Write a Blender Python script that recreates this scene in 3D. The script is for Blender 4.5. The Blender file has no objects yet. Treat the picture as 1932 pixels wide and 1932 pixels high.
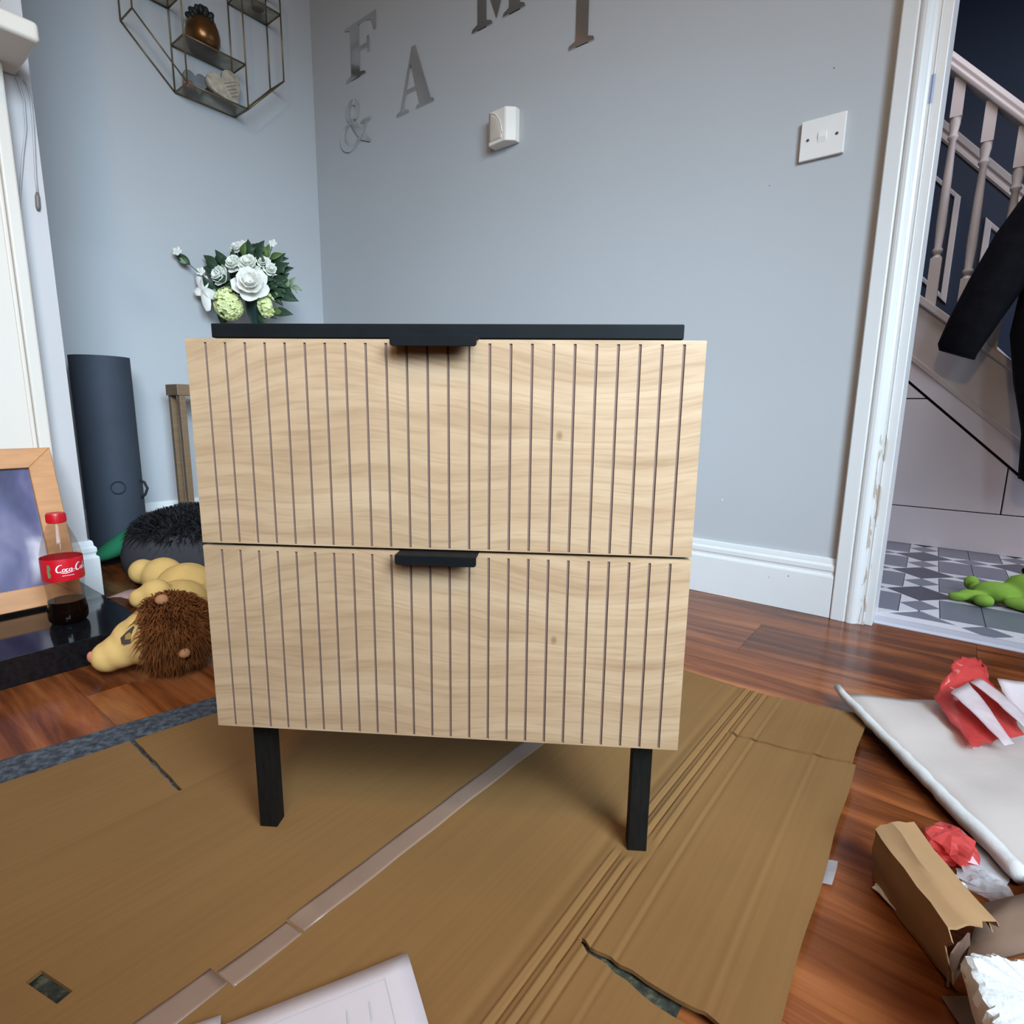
import bpy, bmesh, math, random
import numpy as np
from mathutils import Vector, Matrix

random.seed(7); np.random.seed(7)
SC = bpy.context.scene
COL = SC.collection
PI = math.pi

# ------------------------------------------------------------------ camera
cam_d = bpy.data.cameras.new('camera')
cam = bpy.data.objects.new('camera', cam_d); COL.objects.link(cam)
cam_d.sensor_width = 36.0
cam_d.lens = 1062.566 / 1932 * 36.0
cam_d.clip_start = 0.02
_r = Vector((0.78769478, 0.6159246, 0.01318388))
_u = Vector((-0.11940338, 0.13163854, 0.98408035))
_f = Vector((-0.60438379, 0.77672916, -0.17723447))
cam.matrix_world = Matrix(((_r.x, _u.x, -_f.x, 2.32735), (_r.y, _u.y, -_f.y, -1.57591),
                           (_r.z, _u.z, -_f.z, 0.50395), (0, 0, 0, 1)))
SC.camera = cam

# ------------------------------------------------------------------ world, lights, exposure
SC.view_settings.view_transform = 'Standard'
SC.view_settings.look = 'None'
SC.view_settings.exposure = 0.0
SC.view_settings.gamma = 1.0
SC.view_settings.use_curve_mapping = False
try:
    SC.cycles.use_denoising = True
    SC.cycles.max_bounces = 8
    SC.cycles.transparent_max_bounces = 12
    SC.cycles.caustics_reflective = False
    SC.cycles.caustics_refractive = False
except Exception:
    pass
w = bpy.data.worlds.new('sky'); SC.world = w; w.use_nodes = True
w.node_tree.nodes['Background'].inputs[0].default_value = (0.62, 0.76, 1.0, 1)
w.node_tree.nodes['Background'].inputs[1].default_value = 1.0

def area(name, loc, aim, sx, sy, power, col, spread=180):
    d = bpy.data.lights.new(name, 'AREA'); d.shape = 'RECTANGLE'; d.size = sx; d.size_y = sy
    d.energy = power; d.color = col; d.spread = math.radians(spread)
    o = bpy.data.objects.new(name, d); COL.objects.link(o); o.location = loc
    o.rotation_euler = (Vector(aim) - Vector(loc)).to_track_quat('-Z', 'Y').to_euler()
    return o
# daylight through the room window (right wall), sky light falling downwards into the room
area('window_daylight', (3.60, -1.95, 1.48), (0.4, -0.45, -0.45), 1.5, 1.3, 58, (0.62, 0.82, 1.0), 80)
# daylight through the glazed front door at the right end of the hall
area('hall_daylight', (4.0, 0.45, 1.25), (2.3, 1.15, 0.45), 0.6, 1.6, 20, (0.80, 0.84, 1.0), 150)
# overhead fill light added to brighten the under-stair panels
area('hall_overhead_fill', (2.45, 0.45, 2.6), (2.35, 0.75, 0.0), 1.0, 0.5, 10, (0.90, 0.90, 1.0), 150)
# ceiling lamp of the room
pl = bpy.data.lights.new('ceiling_lamp', 'POINT'); pl.energy = 36; pl.color = (1.0, 0.69, 0.42); pl.shadow_soft_size = 0.10
po = bpy.data.objects.new('ceiling_lamp', pl); COL.objects.link(po); po.location = (2.45, -2.25, 2.20)

# ------------------------------------------------------------------ materials
MATS = {}
class NT:
    def __init__(s, name):
        s.m = bpy.data.materials.new(name); s.m.use_nodes = True
        s.t = s.m.node_tree; s.b = s.t.nodes['Principled BSDF']; s.out = s.t.nodes['Material Output']
    def n(s, kind, **kw):
        nd = s.t.nodes.new(kind)
        for k, v in kw.items():
            if k in ('inp',):
                for a, b in v.items(): nd.inputs[a].default_value = b
            else: setattr(nd, k, v)
        return nd
    def l(s, a, b): s.t.links.new(a, b)
    def coords(s, scale=(1, 1, 1), rand=False):
        tc = s.n('ShaderNodeTexCoord'); mp = s.n('ShaderNodeMapping'); mp.inputs['Scale'].default_value = scale
        if rand:
            oi = s.n('ShaderNodeObjectInfo'); mu = s.n('ShaderNodeMath', operation='MULTIPLY'); mu.inputs[1].default_value = 37.0
            s.l(oi.outputs['Random'], mu.inputs[0])
            ad = s.n('ShaderNodeVectorMath', operation='ADD'); s.l(tc.outputs['Object'], ad.inputs[0]); s.l(mu.outputs[0], ad.inputs[1])
            s.l(ad.outputs[0], mp.inputs['Vector'])
        else:
            s.l(tc.outputs['Object'], mp.inputs['Vector'])
        return mp.outputs[0]
    def noise(s, vec, scale, detail=3, rough=0.5, dist=0.0):
        nd = s.n('ShaderNodeTexNoise'); nd.inputs['Scale'].default_value = scale; nd.inputs['Detail'].default_value = detail
        nd.inputs['Roughness'].default_value = rough; nd.inputs['Distortion'].default_value = dist
        s.l(vec, nd.inputs['Vector']); return nd.outputs['Fac']
    def ramp(s, fac, stops):
        nd = s.n('ShaderNodeValToRGB'); e = nd.color_ramp.elements
        while len(e) < len(stops): e.new(0.5)
        for el, (p, c) in zip(e, stops): el.position = p; el.color = (*c, 1)
        s.l(fac, nd.inputs['Fac']); return nd.outputs['Color']
    def bump(s, h, strength=0.2, dist=0.002):
        nd = s.n('ShaderNodeBump'); nd.inputs['Strength'].default_value = strength; nd.inputs['Distance'].default_value = dist
        s.l(h, nd.inputs['Height']); s.l(nd.outputs[0], s.b.inputs['Normal'])
    def set(s, **kw):
        for k, v in kw.items():
            s.b.inputs[k.replace('_', ' ')].default_value = v

def srgb(r, g, b):
    f = lambda c: (c / 255 / 12.92) if c / 255 <= 0.04045 else ((c / 255 + 0.055) / 1.055) ** 2.4
    return (f(r), f(g), f(b))

def mat(name, c, rough=0.5, var=0.0, vscale=8.0, metal=0.0, bump=0.0, bscale=60.0, spec=0.5, stretch=(1, 1, 1), **kw):
    if name in MATS: return MATS[name]
    t = NT(name); t.set(Roughness=rough, Metallic=metal)
    t.b.inputs['Specular IOR Level'].default_value = spec
    v = t.coords(stretch)
    lo = tuple(x * (1 - var) for x in c); hi = tuple(min(1, x * (1 + var)) for x in c)
    t.l(t.ramp(t.noise(v, vscale, 4), [(0.3, lo), (0.7, hi)]), t.b.inputs['Base Color'])
    if bump: t.bump(t.noise(v, bscale, 3), bump, 0.001)
    for k, x in kw.items(): t.set(**{k: x})
    MATS[name] = t.m; return t.m

M_wall = mat('painted wall', (0.475, 0.48, 0.485), 0.75, 0.025, 1.3, bump=0.08, bscale=180, spec=0.3)
M_white = mat('white gloss paint', (0.74, 0.73, 0.71), 0.32, 0.03, 5, bump=0.05, bscale=40)
M_breast = mat('white chimney paint', (0.50, 0.455, 0.44), 0.5, 0.03, 4)
M_cream = mat('cream surround paint', (0.66, 0.575, 0.49), 0.4, 0.03, 4)
M_ceil = mat('ceiling paint', (0.46, 0.44, 0.41), 0.8, 0.02, 3)
M_navy = mat('navy wall paint', srgb(24, 42, 66), 0.6, 0.08, 3)
M_hallwhite = mat('hall white paint', (0.60, 0.55, 0.53), 0.45, 0.03, 5)
M_understair = mat('understair panel paint', (0.80, 0.75, 0.78), 0.55, 0.03, 3)
M_black = mat('black satin lacquer', (0.005, 0.0055, 0.006), 0.55, 0.15, 30, spec=0.09)
M_blackwood = mat('black stained leg', (0.007, 0.006, 0.005), 0.6, 0.3, 60, stretch=(4, 4, 0.6), spec=0.15)
M_groove = mat('groove lining brown', srgb(104, 80, 70), 0.7, 0.05, 20)  # dark brown lining colour of the drawer grooves
M_granite = mat('polished black granite', (0.007, 0.007, 0.008), 0.08, 0.4, 120)
M_oakframe = mat('oak frame wood', srgb(186, 128, 78), 0.5, 0.12, 14, stretch=(1, 1, 6), bump=0.1)
M_brass = mat('aged brass wire', srgb(120, 105, 78), 0.4, 0.1, 30, metal=0.7)
M_tablewood = mat('brown console wood', srgb(118, 92, 64), 0.5, 0.15, 20, stretch=(1, 1, 6))
M_mat = mat('slate blue foam', srgb(52, 58, 68), 0.75, 0.10, 10, bump=0.15, bscale=300)
M_matstrap = mat('black webbing', (0.012, 0.013, 0.018), 0.8, 0.2, 60)
M_yellowplush = mat('pale yellow plush', srgb(212, 170, 104), 0.95, 0.06, 30, bump=0.2, bscale=400, spec=0.1)
M_mane = mat('brown shaggy mane', srgb(112, 62, 28), 0.85, 0.45, 22, spec=0.15)
M_pinkplush = mat('pink plush', srgb(200, 120, 100), 0.95, 0.08, 30, spec=0.1)
M_paleplush = mat('pale ear lining', srgb(176, 122, 84), 0.95, 0.08, 30, spec=0.1)
M_eyebrown = mat('embroidered dark eye', srgb(52, 30, 12), 0.7, 0.1, 40)
M_eyegold = mat('embroidered gold iris', srgb(150, 110, 40), 0.7, 0.1, 40)
M_darkgrey = mat('dark grey plush', srgb(62, 60, 62), 0.95, 0.08, 20, spec=0.1)
M_blackfur = mat('black shaggy fur', (0.013, 0.012, 0.013), 0.8, 0.5, 25, spec=0.25)
M_green = mat('green fabric', srgb(28, 110, 72), 0.9, 0.08, 20)
M_red = mat('red plastic cap', srgb(186, 16, 28), 0.4, 0.05, 20)
M_redlabel = mat('red label film', srgb(196, 12, 30), 0.4, 0.04, 20)
M_labelwhite = mat('white label print', (0.85, 0.85, 0.85), 0.5, 0.02, 20)
M_labelgreen = mat('green label print', srgb(110, 120, 80), 0.5, 0.1, 60)
M_rose = mat('white silk petal', (0.86, 0.83, 0.75), 0.7, 0.04, 20, spec=0.2)
M_bloom = mat('cream silk bloom', (0.84, 0.84, 0.74), 0.7, 0.06, 20, spec=0.2)
M_hyd = mat('lime hydrangea petal', srgb(236, 240, 178), 0.7, 0.10, 60, spec=0.2)
M_leaf = mat('dark green silk leaf', srgb(46, 66, 46), 0.55, 0.25, 25, spec=0.3)
M_leaf2 = mat('mid green silk leaf', srgb(88, 110, 56), 0.55, 0.2, 25, spec=0.3)
M_leaf3 = mat('grey green silk leaf', srgb(132, 152, 116), 0.55, 0.2, 25, spec=0.3)
M_stem = mat('brown green stem', srgb(70, 76, 54), 0.7, 0.2, 40)
M_vase = mat('dark green vase glaze', srgb(36, 62, 56), 0.35, 0.1, 10)
M_copper = mat('copper glaze', srgb(112, 76, 42), 0.30, 0.12, 12, metal=0.75)
M_succ = mat('dark succulent leaf', srgb(18, 24, 20), 0.6, 0.2, 30)
M_heart = mat('floral printed heart', srgb(176, 164, 144), 0.7, 0.30, 45)
M_heart2 = mat('grey slate heart', srgb(120, 122, 124), 0.7, 0.12, 30)
M_switch = mat('white switch plastic', (0.78, 0.74, 0.70), 0.35, 0.02, 20)
M_sensor = mat('cream sensor plastic', (0.80, 0.74, 0.66), 0.4, 0.03, 20)
M_screw = mat('dark screw head', (0.10, 0.085, 0.07), 0.5, 0.1, 50, metal=0.5)
M_letter = mat('mirrored acrylic', (0.80, 0.80, 0.79), 0.14, 0.02, 5, metal=1.0)
M_paper = mat('white paper', (0.60, 0.50, 0.50), 0.8, 0.02, 20)
M_print = mat('faint grey print', (0.50, 0.46, 0.47), 0.8, 0.03, 20)
M_foam = mat('white foam sheet', (0.50, 0.415, 0.37), 0.40, 0.03, 20, bump=0.25, bscale=120)
M_foamedge = mat('white foam rolled edge', (0.54, 0.50, 0.47), 0.8, 0.05, 60, bump=0.6, bscale=160)
M_poly = mat('white polystyrene', (0.62, 0.60, 0.58), 0.85, 0.05, 90, bump=0.7, bscale=260)
M_kraft = mat('brown kraft board', srgb(150, 112, 74), 0.85, 0.10, 14, bump=0.15, bscale=60)
M_kraftdark = mat('grey brown kraft board', srgb(112, 84, 66), 0.85, 0.08, 10)
M_palescrap = mat('pale card scrap', (0.72, 0.68, 0.58), 0.8, 0.05, 30)
M_frog = mat('lime plush', srgb(132, 172, 72), 0.95, 0.10, 30, spec=0.1)
M_coat = mat('black coat cloth', (0.006, 0.007, 0.011), 0.9, 0.3, 30, bump=0.2, bscale=200, spec=0.15)
M_tilegrey = mat('grey glazed tile', srgb(112, 116, 130), 0.30, 0.05, 8)
M_tiledark = mat('charcoal glazed tile', srgb(66, 68, 84), 0.30, 0.08, 10)
M_tilewhite = mat('white glazed tile', (0.66, 0.66, 0.70), 0.30, 0.03, 10)
M_grout = mat('dark grout', (0.16, 0.17, 0.20), 0.9, 0.1, 40)
M_thresh = mat('pale threshold bar', (0.50, 0.50, 0.56), 0.35, 0.03, 20)
M_tape = mat('grey brown packing tape', srgb(136, 108, 90), 0.35, 0.06, 30)
M_subfloor = mat('dark subfloor', (0.02, 0.012, 0.008), 0.8, 0.1, 20)
M_yellowpot = mat('yellow blossom', srgb(210, 200, 110), 0.8, 0.1, 40)
M_blackpot = mat('dark brown pot', srgb(40, 32, 28), 0.5, 0.2, 20)
M_cord = mat('white cord', (0.46, 0.42, 0.40), 0.6, 0.03, 20)
M_cordtip = mat('grey cord tip', (0.16, 0.13, 0.11), 0.5, 0.1, 20)

def light_oak():
    t = NT('light oak grain'); t.set(Roughness=0.55)
    t.b.inputs['Specular IOR Level'].default_value = 0.35
    v = t.coords((1, 0.0, 1))
    sep = t.n('ShaderNodeSeparateXYZ'); t.l(v, sep.inputs[0])
    # cathedral warp: height shifted by a slow wave plus noise
    warp = t.noise(t.coords((1.6, 0.0, 1.5)), 2.2, 2, 0.45)
    wm = t.n('ShaderNodeMath', operation='MULTIPLY'); wm.inputs[1].default_value = 0.085; t.l(warp, wm.inputs[0])
    zz = t.n('ShaderNodeMath', operation='ADD'); t.l(sep.outputs['Z'], zz.inputs[0]); t.l(wm.outputs[0], zz.inputs[1])
    def mth(op, a, b=None, clamp=False):
        nd = t.n('ShaderNodeMath', operation=op, use_clamp=clamp)
        for k_, v_ in enumerate((a, b)):
            if v_ is None: continue
            if isinstance(v_, (int, float)): nd.inputs[k_].default_value = v_
            else: t.l(v_, nd.inputs[k_])
        return nd.outputs[0]
    # cathedral arches in the upper part of each board
    arch = mth('MULTIPLY', mth('SINE', mth('MULTIPLY', sep.outputs['X'], 2 * PI / 0.52)), -0.020)
    wgt = mth('ADD', mth('MULTIPLY', sep.outputs['Z'], 1 / 0.12), 1.0, True)
    z3 = mth('ADD', zz.outputs[0], mth('MULTIPLY', arch, wgt))
    kx = mth('MULTIPLY', mth('SUBTRACT', sep.outputs['X'], 0.366), 1 / 0.0040); kz = mth('MULTIPLY', mth('ADD', sep.outputs['Z'], 0.088), 1 / 0.0055)
    knot = mth('SUBTRACT', 1.0, mth('ADD', mth('MULTIPLY', kx, kx), mth('MULTIPLY', kz, kz)), True)
    comb = t.n('ShaderNodeCombineXYZ')
    xs = t.n('ShaderNodeMath', operation='MULTIPLY'); xs.inputs[1].default_value = 0.10; t.l(sep.outputs['X'], xs.inputs[0])
    t.l(xs.outputs[0], comb.inputs['X']); t.l(z3, comb.inputs['Z'])
    g1 = t.noise(comb.outputs[0], 42, 3, 0.6)
    comb2 = t.n('ShaderNodeCombineXYZ'); x2 = t.n('ShaderNodeMath', operation='MULTIPLY'); x2.inputs[1].default_value = 0.055
    t.l(sep.outputs['X'], x2.inputs[0]); t.l(x2.outputs[0], comb2.inputs['X']); t.l(z3, comb2.inputs['Z'])
    g2 = t.noise(comb2.outputs[0], 260, 2, 0.6)
    c1 = t.ramp(g1, [(0.28, srgb(146, 115, 84)), (0.47, srgb(161, 130, 99)), (0.64, srgb(170, 140, 109))])
    c2 = t.ramp(g2, [(0.36, (0.74, 0.69, 0.63)), (0.52, (1, 1, 1))])
    mx = t.n('ShaderNodeMix', data_type='RGBA', blend_type='MULTIPLY'); mx.inputs['Factor'].default_value = 0.52
    t.l(c1, mx.inputs['A']); t.l(c2, mx.inputs['B'])
    mk = t.n('ShaderNodeMix', data_type='RGBA'); mk.inputs['B'].default_value = (*srgb(120, 86, 54), 1)
    t.l(mth('MULTIPLY', knot, 0.8), mk.inputs['Factor']); t.l(mx.outputs['Result'], mk.inputs['A'])
    t.l(mk.outputs['Result'], t.b.inputs['Base Color'])
    t.bump(g2, 0.12, 0.0006)
    return t.m
M_oak = light_oak()

def floor_wood():
    t = NT('red brown laminate'); t.set(Roughness=0.19); t.b.inputs['Specular IOR Level'].default_value = 0.26
    v = t.coords((0.55, 6, 1), rand=True)
    g = t.noise(v, 2.6, 5, 0.62, 0.6)
    g2 = t.noise(t.coords((2.0, 60, 1), rand=True), 2.0, 2)
    c = t.ramp(g, [(0.28, srgb(58, 27, 13)), (0.44, srgb(98, 50, 24)), (0.56, srgb(134, 74, 38)), (0.74, srgb(168, 102, 58))])
    c2 = t.ramp(g2, [(0.3, (0.8, 0.76, 0.74)), (0.6, (1, 1, 1))])
    mx = t.n('ShaderNodeMix', data_type='RGBA', blend_type='MULTIPLY'); mx.inputs['Factor'].default_value = 0.6
    t.l(c, mx.inputs['A']); t.l(c2, mx.inputs['B']); t.l(mx.outputs['Result'], t.b.inputs['Base Color'])
    return t.m
M_floor = floor_wood()

def cardboard():
    t = NT('corrugated cardboard'); t.set(Roughness=0.8)
    t.b.inputs['Specular IOR Level'].default_value = 0.25
    n1 = t.noise(t.coords((1, 1, 1)), 3.0, 4)
    n2 = t.noise(t.coords((160, 3, 1)), 1.0, 2)
    c = t.ramp(n1, [(0.3, srgb(120, 84, 45)), (0.7, srgb(132, 94, 53))])
    c2 = t.ramp(n2, [(0.35, (0.90, 0.89, 0.87)), (0.65, (1, 1, 1))])
    mx = t.n('ShaderNodeMix', data_type='RGBA', blend_type='MULTIPLY'); mx.inputs['Factor'].default_value = 0.8
    t.l(c, mx.inputs['A']); t.l(c2, mx.inputs['B']); t.l(mx.outputs['Result'], t.b.inputs['Base Color'])
    t.bump(n2, 0.12, 0.0008)
    return t.m
M_card = cardboard()

def rug_mat():
    t = NT('blue grey rug pile'); t.set(Roughness=0.95)
    n1 = t.noise(t.coords((1, 1, 1)), 90, 4, 0.7)
    c = t.ramp(n1, [(0.34, srgb(30, 31, 33)), (0.5, srgb(62, 65, 72)), (0.66, srgb(92, 97, 104))])
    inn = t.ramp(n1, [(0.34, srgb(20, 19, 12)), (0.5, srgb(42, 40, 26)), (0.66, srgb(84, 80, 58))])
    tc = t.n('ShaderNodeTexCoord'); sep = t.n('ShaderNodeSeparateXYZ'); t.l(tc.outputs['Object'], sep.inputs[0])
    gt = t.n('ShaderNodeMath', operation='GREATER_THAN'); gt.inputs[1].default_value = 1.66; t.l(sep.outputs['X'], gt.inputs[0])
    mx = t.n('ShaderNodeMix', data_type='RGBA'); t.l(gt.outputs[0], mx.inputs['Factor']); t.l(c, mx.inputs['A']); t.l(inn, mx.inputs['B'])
    t.l(mx.outputs['Result'], t.b.inputs['Base Color']); t.bump(n1, 0.8, 0.004)
    return t.m
M_rug = rug_mat()

def art_mat():
    t = NT('violet abstract print'); t.set(Roughness=0.35)
    n1 = t.noise(t.coords((1, 1, 0.7)), 8, 3, 0.5, 0.3)
    c = t.ramp(n1, [(0.30, srgb(28, 22, 58)), (0.44, srgb(66, 58, 96)), (0.55, srgb(104, 94, 122)), (0.66, srgb(190, 180, 186))])
    t.l(c, t.b.inputs['Base Color']); return t.m
M_art = art_mat()

def trim_worn():
    # white gloss architrave with chipped, peeling paint along its inner groove
    t = NT('chipped white gloss'); t.set(Roughness=0.30)
    tc = t.n('ShaderNodeTexCoord'); sep = t.n('ShaderNodeSeparateXYZ'); t.l(tc.outputs['Object'], sep.inputs[0])
    def band(sock, a, b):
        g = t.n('ShaderNodeMath', operation='GREATER_THAN'); g.inputs[1].default_value = a; t.l(sock, g.inputs[0])
        l = t.n('ShaderNodeMath', operation='LESS_THAN'); l.inputs[1].default_value = b; t.l(sock, l.inputs[0])
        m = t.n('ShaderNodeMath', operation='MULTIPLY'); t.l(g.outputs[0], m.inputs[0]); t.l(l.outputs[0], m.inputs[1]); return m.outputs[0]
    bx = band(sep.outputs['X'], 2.1905, 2.206)
    nz = t.noise(t.coords((60, 1, 9)), 1.6, 3)
    th = t.n('ShaderNodeMath', operation='GREATER_THAN'); th.inputs[1].default_value = 0.54; t.l(nz, th.inputs[0])
    zb = band(sep.outputs['Z'], -0.01, 0.46)
    m1 = t.n('ShaderNodeMath', operation='MULTIPLY'); t.l(bx, m1.inputs[0]); t.l(th.outputs[0], m1.inputs[1])
    m2 = t.n('ShaderNodeMath', operation='MULTIPLY'); t.l(m1.outputs[0], m2.inputs[0]); t.l(zb, m2.inputs[1])
    b2 = band(sep.outputs['X'], 2.198, 2.206); z2 = band(sep.outputs['Z'], 1.145, 1.20)
    m3 = t.n('ShaderNodeMath', operation='MULTIPLY'); t.l(b2, m3.inputs[0]); t.l(z2, m3.inputs[1])
    mx = t.n('ShaderNodeMix', data_type='RGBA'); mx.inputs['A'].default_value = (0.74, 0.73, 0.71, 1); mx.inputs['B'].default_value = (*srgb(186, 172, 158), 1)
    t.l(m2.outputs[0], mx.inputs['Factor'])
    my = t.n('ShaderNodeMix', data_type='RGBA'); my.inputs['B'].default_value = (*srgb(150, 162, 190), 1)
    t.l(m3.outputs[0], my.inputs['Factor']); t.l(mx.outputs['Result'], my.inputs['A'])
    t.l(my.outputs['Result'], t.b.inputs['Base Color']); return t.m
M_trim = trim_worn()

def film(name, col, trans=0.6, rough=0.15, tint=None):
    t = NT(name)
    t.set(Roughness=rough); t.b.inputs['Base Color'].default_value = (*col, 1)
    tr = t.n('ShaderNodeBsdfTransparent'); tr.inputs[0].default_value = (*(tint or col), 1)
    n1 = t.noise(t.coords((1, 1, 1)), 26, 3)
    mr = t.n('ShaderNodeMapRange'); mr.inputs['From Min'].default_value = 0.3; mr.inputs['From Max'].default_value = 0.7
    mr.inputs['To Min'].default_value = max(0, trans - 0.12); mr.inputs['To Max'].default_value = min(1, trans + 0.12)
    t.l(n1, mr.inputs['Value'])
    mx = t.n('ShaderNodeMixShader'); t.l(mr.outputs[0], mx.inputs[0])
    t.l(t.b.outputs[0], mx.inputs[1]); t.l(tr.outputs[0], mx.inputs[2]); t.l(mx.outputs[0], t.out.inputs[0])
    return t.m
M_redfilm = film('red bubble film', srgb(206, 78, 74), 0.45, 0.14, (0.95, 0.42, 0.38))
M_clearfilm = film('clear plastic film', (0.62, 0.58, 0.58), 0.66, 0.08, (0.95, 0.93, 0.93))
M_greyfilm = film('milky plastic film', (0.60, 0.58, 0.58), 0.48, 0.3, (0.95, 0.93, 0.93))
M_smokeglass = film('smoked glass shelf', (0.20, 0.19, 0.165), 0.66, 0.10, (0.84, 0.82, 0.75))
M_bottle = film('clear bottle plastic', (0.05, 0.042, 0.036), 0.87, 0.04, (0.94, 0.90, 0.87))
M_cola = mat('dark cola', (0.004, 0.0015, 0.001), 0.12, 0.1, 10, spec=0.15)
M_strip = film('white backing strip', (0.66, 0.56, 0.56), 0.34, 0.45, (0.95, 0.82, 0.82))

# ------------------------------------------------------------------ mesh helpers
class MB:
    def __init__(s): s.v = []; s.f = []; s.mi = []
    def add(s, vs, fs, mi=0):
        o = len(s.v); s.v += [tuple(map(float, p)) for p in vs]; s.f += [tuple(i + o for i in f) for f in fs]; s.mi += [mi] * len(fs)
        return s
    def box(s, x0, x1, y0, y1, z0, z1, mi=0):
        v = [(x, y, z) for x in (x0, x1) for y in (y0, y1) for z in (z0, z1)]
        return s.add(v, [(0, 1, 3, 2), (4, 6, 7, 5), (0, 4, 5, 1), (2, 3, 7, 6), (0, 2, 6, 4), (1, 5, 7, 3)], mi)
    def prism(s, poly, axis, a, b, mi=0):
        n = len(poly)
        def P(p, t):
            return {'x': (t, p[0], p[1]), 'y': (p[0], t, p[1]), 'z': (p[0], p[1], t)}[axis]
        v = [P(p, a) for p in poly] + [P(p, b) for p in poly]
        f = [tuple(range(n)), tuple(range(2 * n - 1, n - 1, -1))] + [(i, (i + 1) % n, n + (i + 1) % n, n + i) for i in range(n)]
        return s.add(v, f, mi)
    def tube(s, path, r, n=8, mi=0, cap=True):
        path = [Vector(p) for p in path]; m = len(path)
        rs = r if hasattr(r, '__len__') else [r] * m
        vs = []; prev = None
        for i, p in enumerate(path):
            t = (path[min(i + 1, m - 1)] - path[max(i - 1, 0)]).normalized()
            if prev is None:
                a = Vector((0, 0, 1)) if abs(t.z) < 0.9 else Vector((1, 0, 0))
                u = t.cross(a).normalized()
            else:
                u = (prev - t * prev.dot(t)).normalized()
            prev = u; w2 = t.cross(u)
            vs += [p + (u * math.cos(2 * PI * k / n) + w2 * math.sin(2 * PI * k / n)) * rs[i] for k in range(n)]
        fs = [(i * n + k, i * n + (k + 1) % n, (i + 1) * n + (k + 1) % n, (i + 1) * n + k) for i in range(m - 1) for k in range(n)]
        if cap: fs += [tuple(range(n))[::-1], tuple(range((m - 1) * n, m * n))]
        return s.add(vs, fs, mi)
    def lathe(s, prof, n=32, c=(0, 0, 0), mi=0, cap=True):
        vs = [(c[0] + r * math.cos(2 * PI * k / n), c[1] + r * math.sin(2 * PI * k / n), c[2] + z) for r, z in prof for k in range(n)]
        m = len(prof)
        fs = [(i * n + k, i * n + (k + 1) % n, (i + 1) * n + (k + 1) % n, (i + 1) * n + k) for i in range(m - 1) for k in range(n)]
        if cap: fs += [tuple(range(n))[::-1], tuple(range((m - 1) * n, m * n))]
        return s.add(vs, fs, mi)
    def ell(s, c, r, rot=None, nu=16, nv=10, mi=0):
        r = r if hasattr(r, '__len__') else (r, r, r); vs = []
        R = rot.to_matrix() if rot else None
        for j in range(nv + 1):
            ph = PI * j / nv
            for k in range(nu):
                th = 2 * PI * k / nu
                p = Vector((r[0] * math.sin(ph) * math.cos(th), r[1] * math.sin(ph) * math.sin(th), r[2] * math.cos(ph)))
                if R: p = R @ p
                vs.append(p + Vector(c))
        fs = [(j * nu + k, j * nu + (k + 1) % nu, (j + 1) * nu + (k + 1) % nu, (j + 1) * nu + k) for j in range(nv) for k in range(nu)]
        return s.add(vs, fs, mi)
    def slab(s, P, th, mi=0, skip=None, d=(0, 0, -1)):
        """solid sheet over a grid of points P[i][j]; th = thickness along d"""
        nu, nv = len(P), len(P[0]); d = Vector(d) * th
        vs = [Vector(P[i][j]) for i in range(nu) for j in range(nv)]; N = len(vs)
        vs += [p + d for p in vs]; fs = []
        cells = {(i, j) for i in range(nu - 1) for j in range(nv - 1) if not (skip and skip(i, j))}
        ix = lambda i, j: i * nv + j
        for i, j in cells:
            a, b, c, e = ix(i, j), ix(i + 1, j), ix(i + 1, j + 1), ix(i, j + 1)
            fs.append((a, b, c, e)); fs.append((N + a, N + e, N + c, N + b))
            for (di, dj, p, q) in ((0, -1, a, b), (1, 0, b, c), (0, 1, c, e), (-1, 0, e, a)):
                if (i + di, j + dj) not in cells: fs.append((p, N + p, N + q, q))
        return s.add(vs, fs, mi)
    def mesh(s, name, mats, bevel=0.0, seg=2, smooth=False, merge=0.0, ang=30):
        me = bpy.data.meshes.new(name); me.from_pydata(s.v, [], s.f)
        for m in (mats if isinstance(mats, (list, tuple)) else [mats]): me.materials.append(m)
        me.polygons.foreach_set('material_index', s.mi)
        bm = bmesh.new(); bm.from_mesh(me)
        if merge: bmesh.ops.remove_doubles(bm, verts=bm.verts, dist=merge)
        bmesh.ops.recalc_face_normals(bm, faces=bm.faces)
        if bevel:
            es = [e for e in bm.edges if len(e.link_faces) == 2 and e.calc_face_angle(0) > math.radians(ang)]
            bmesh.ops.bevel(bm, geom=es, offset=bevel, segments=seg, profile=0.5, affect='EDGES', clamp_overlap=True)
        bm.to_mesh(me); bm.free()
        if smooth:
            me.polygons.foreach_set('use_smooth', [True] * len(me.polygons))
        return me

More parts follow.
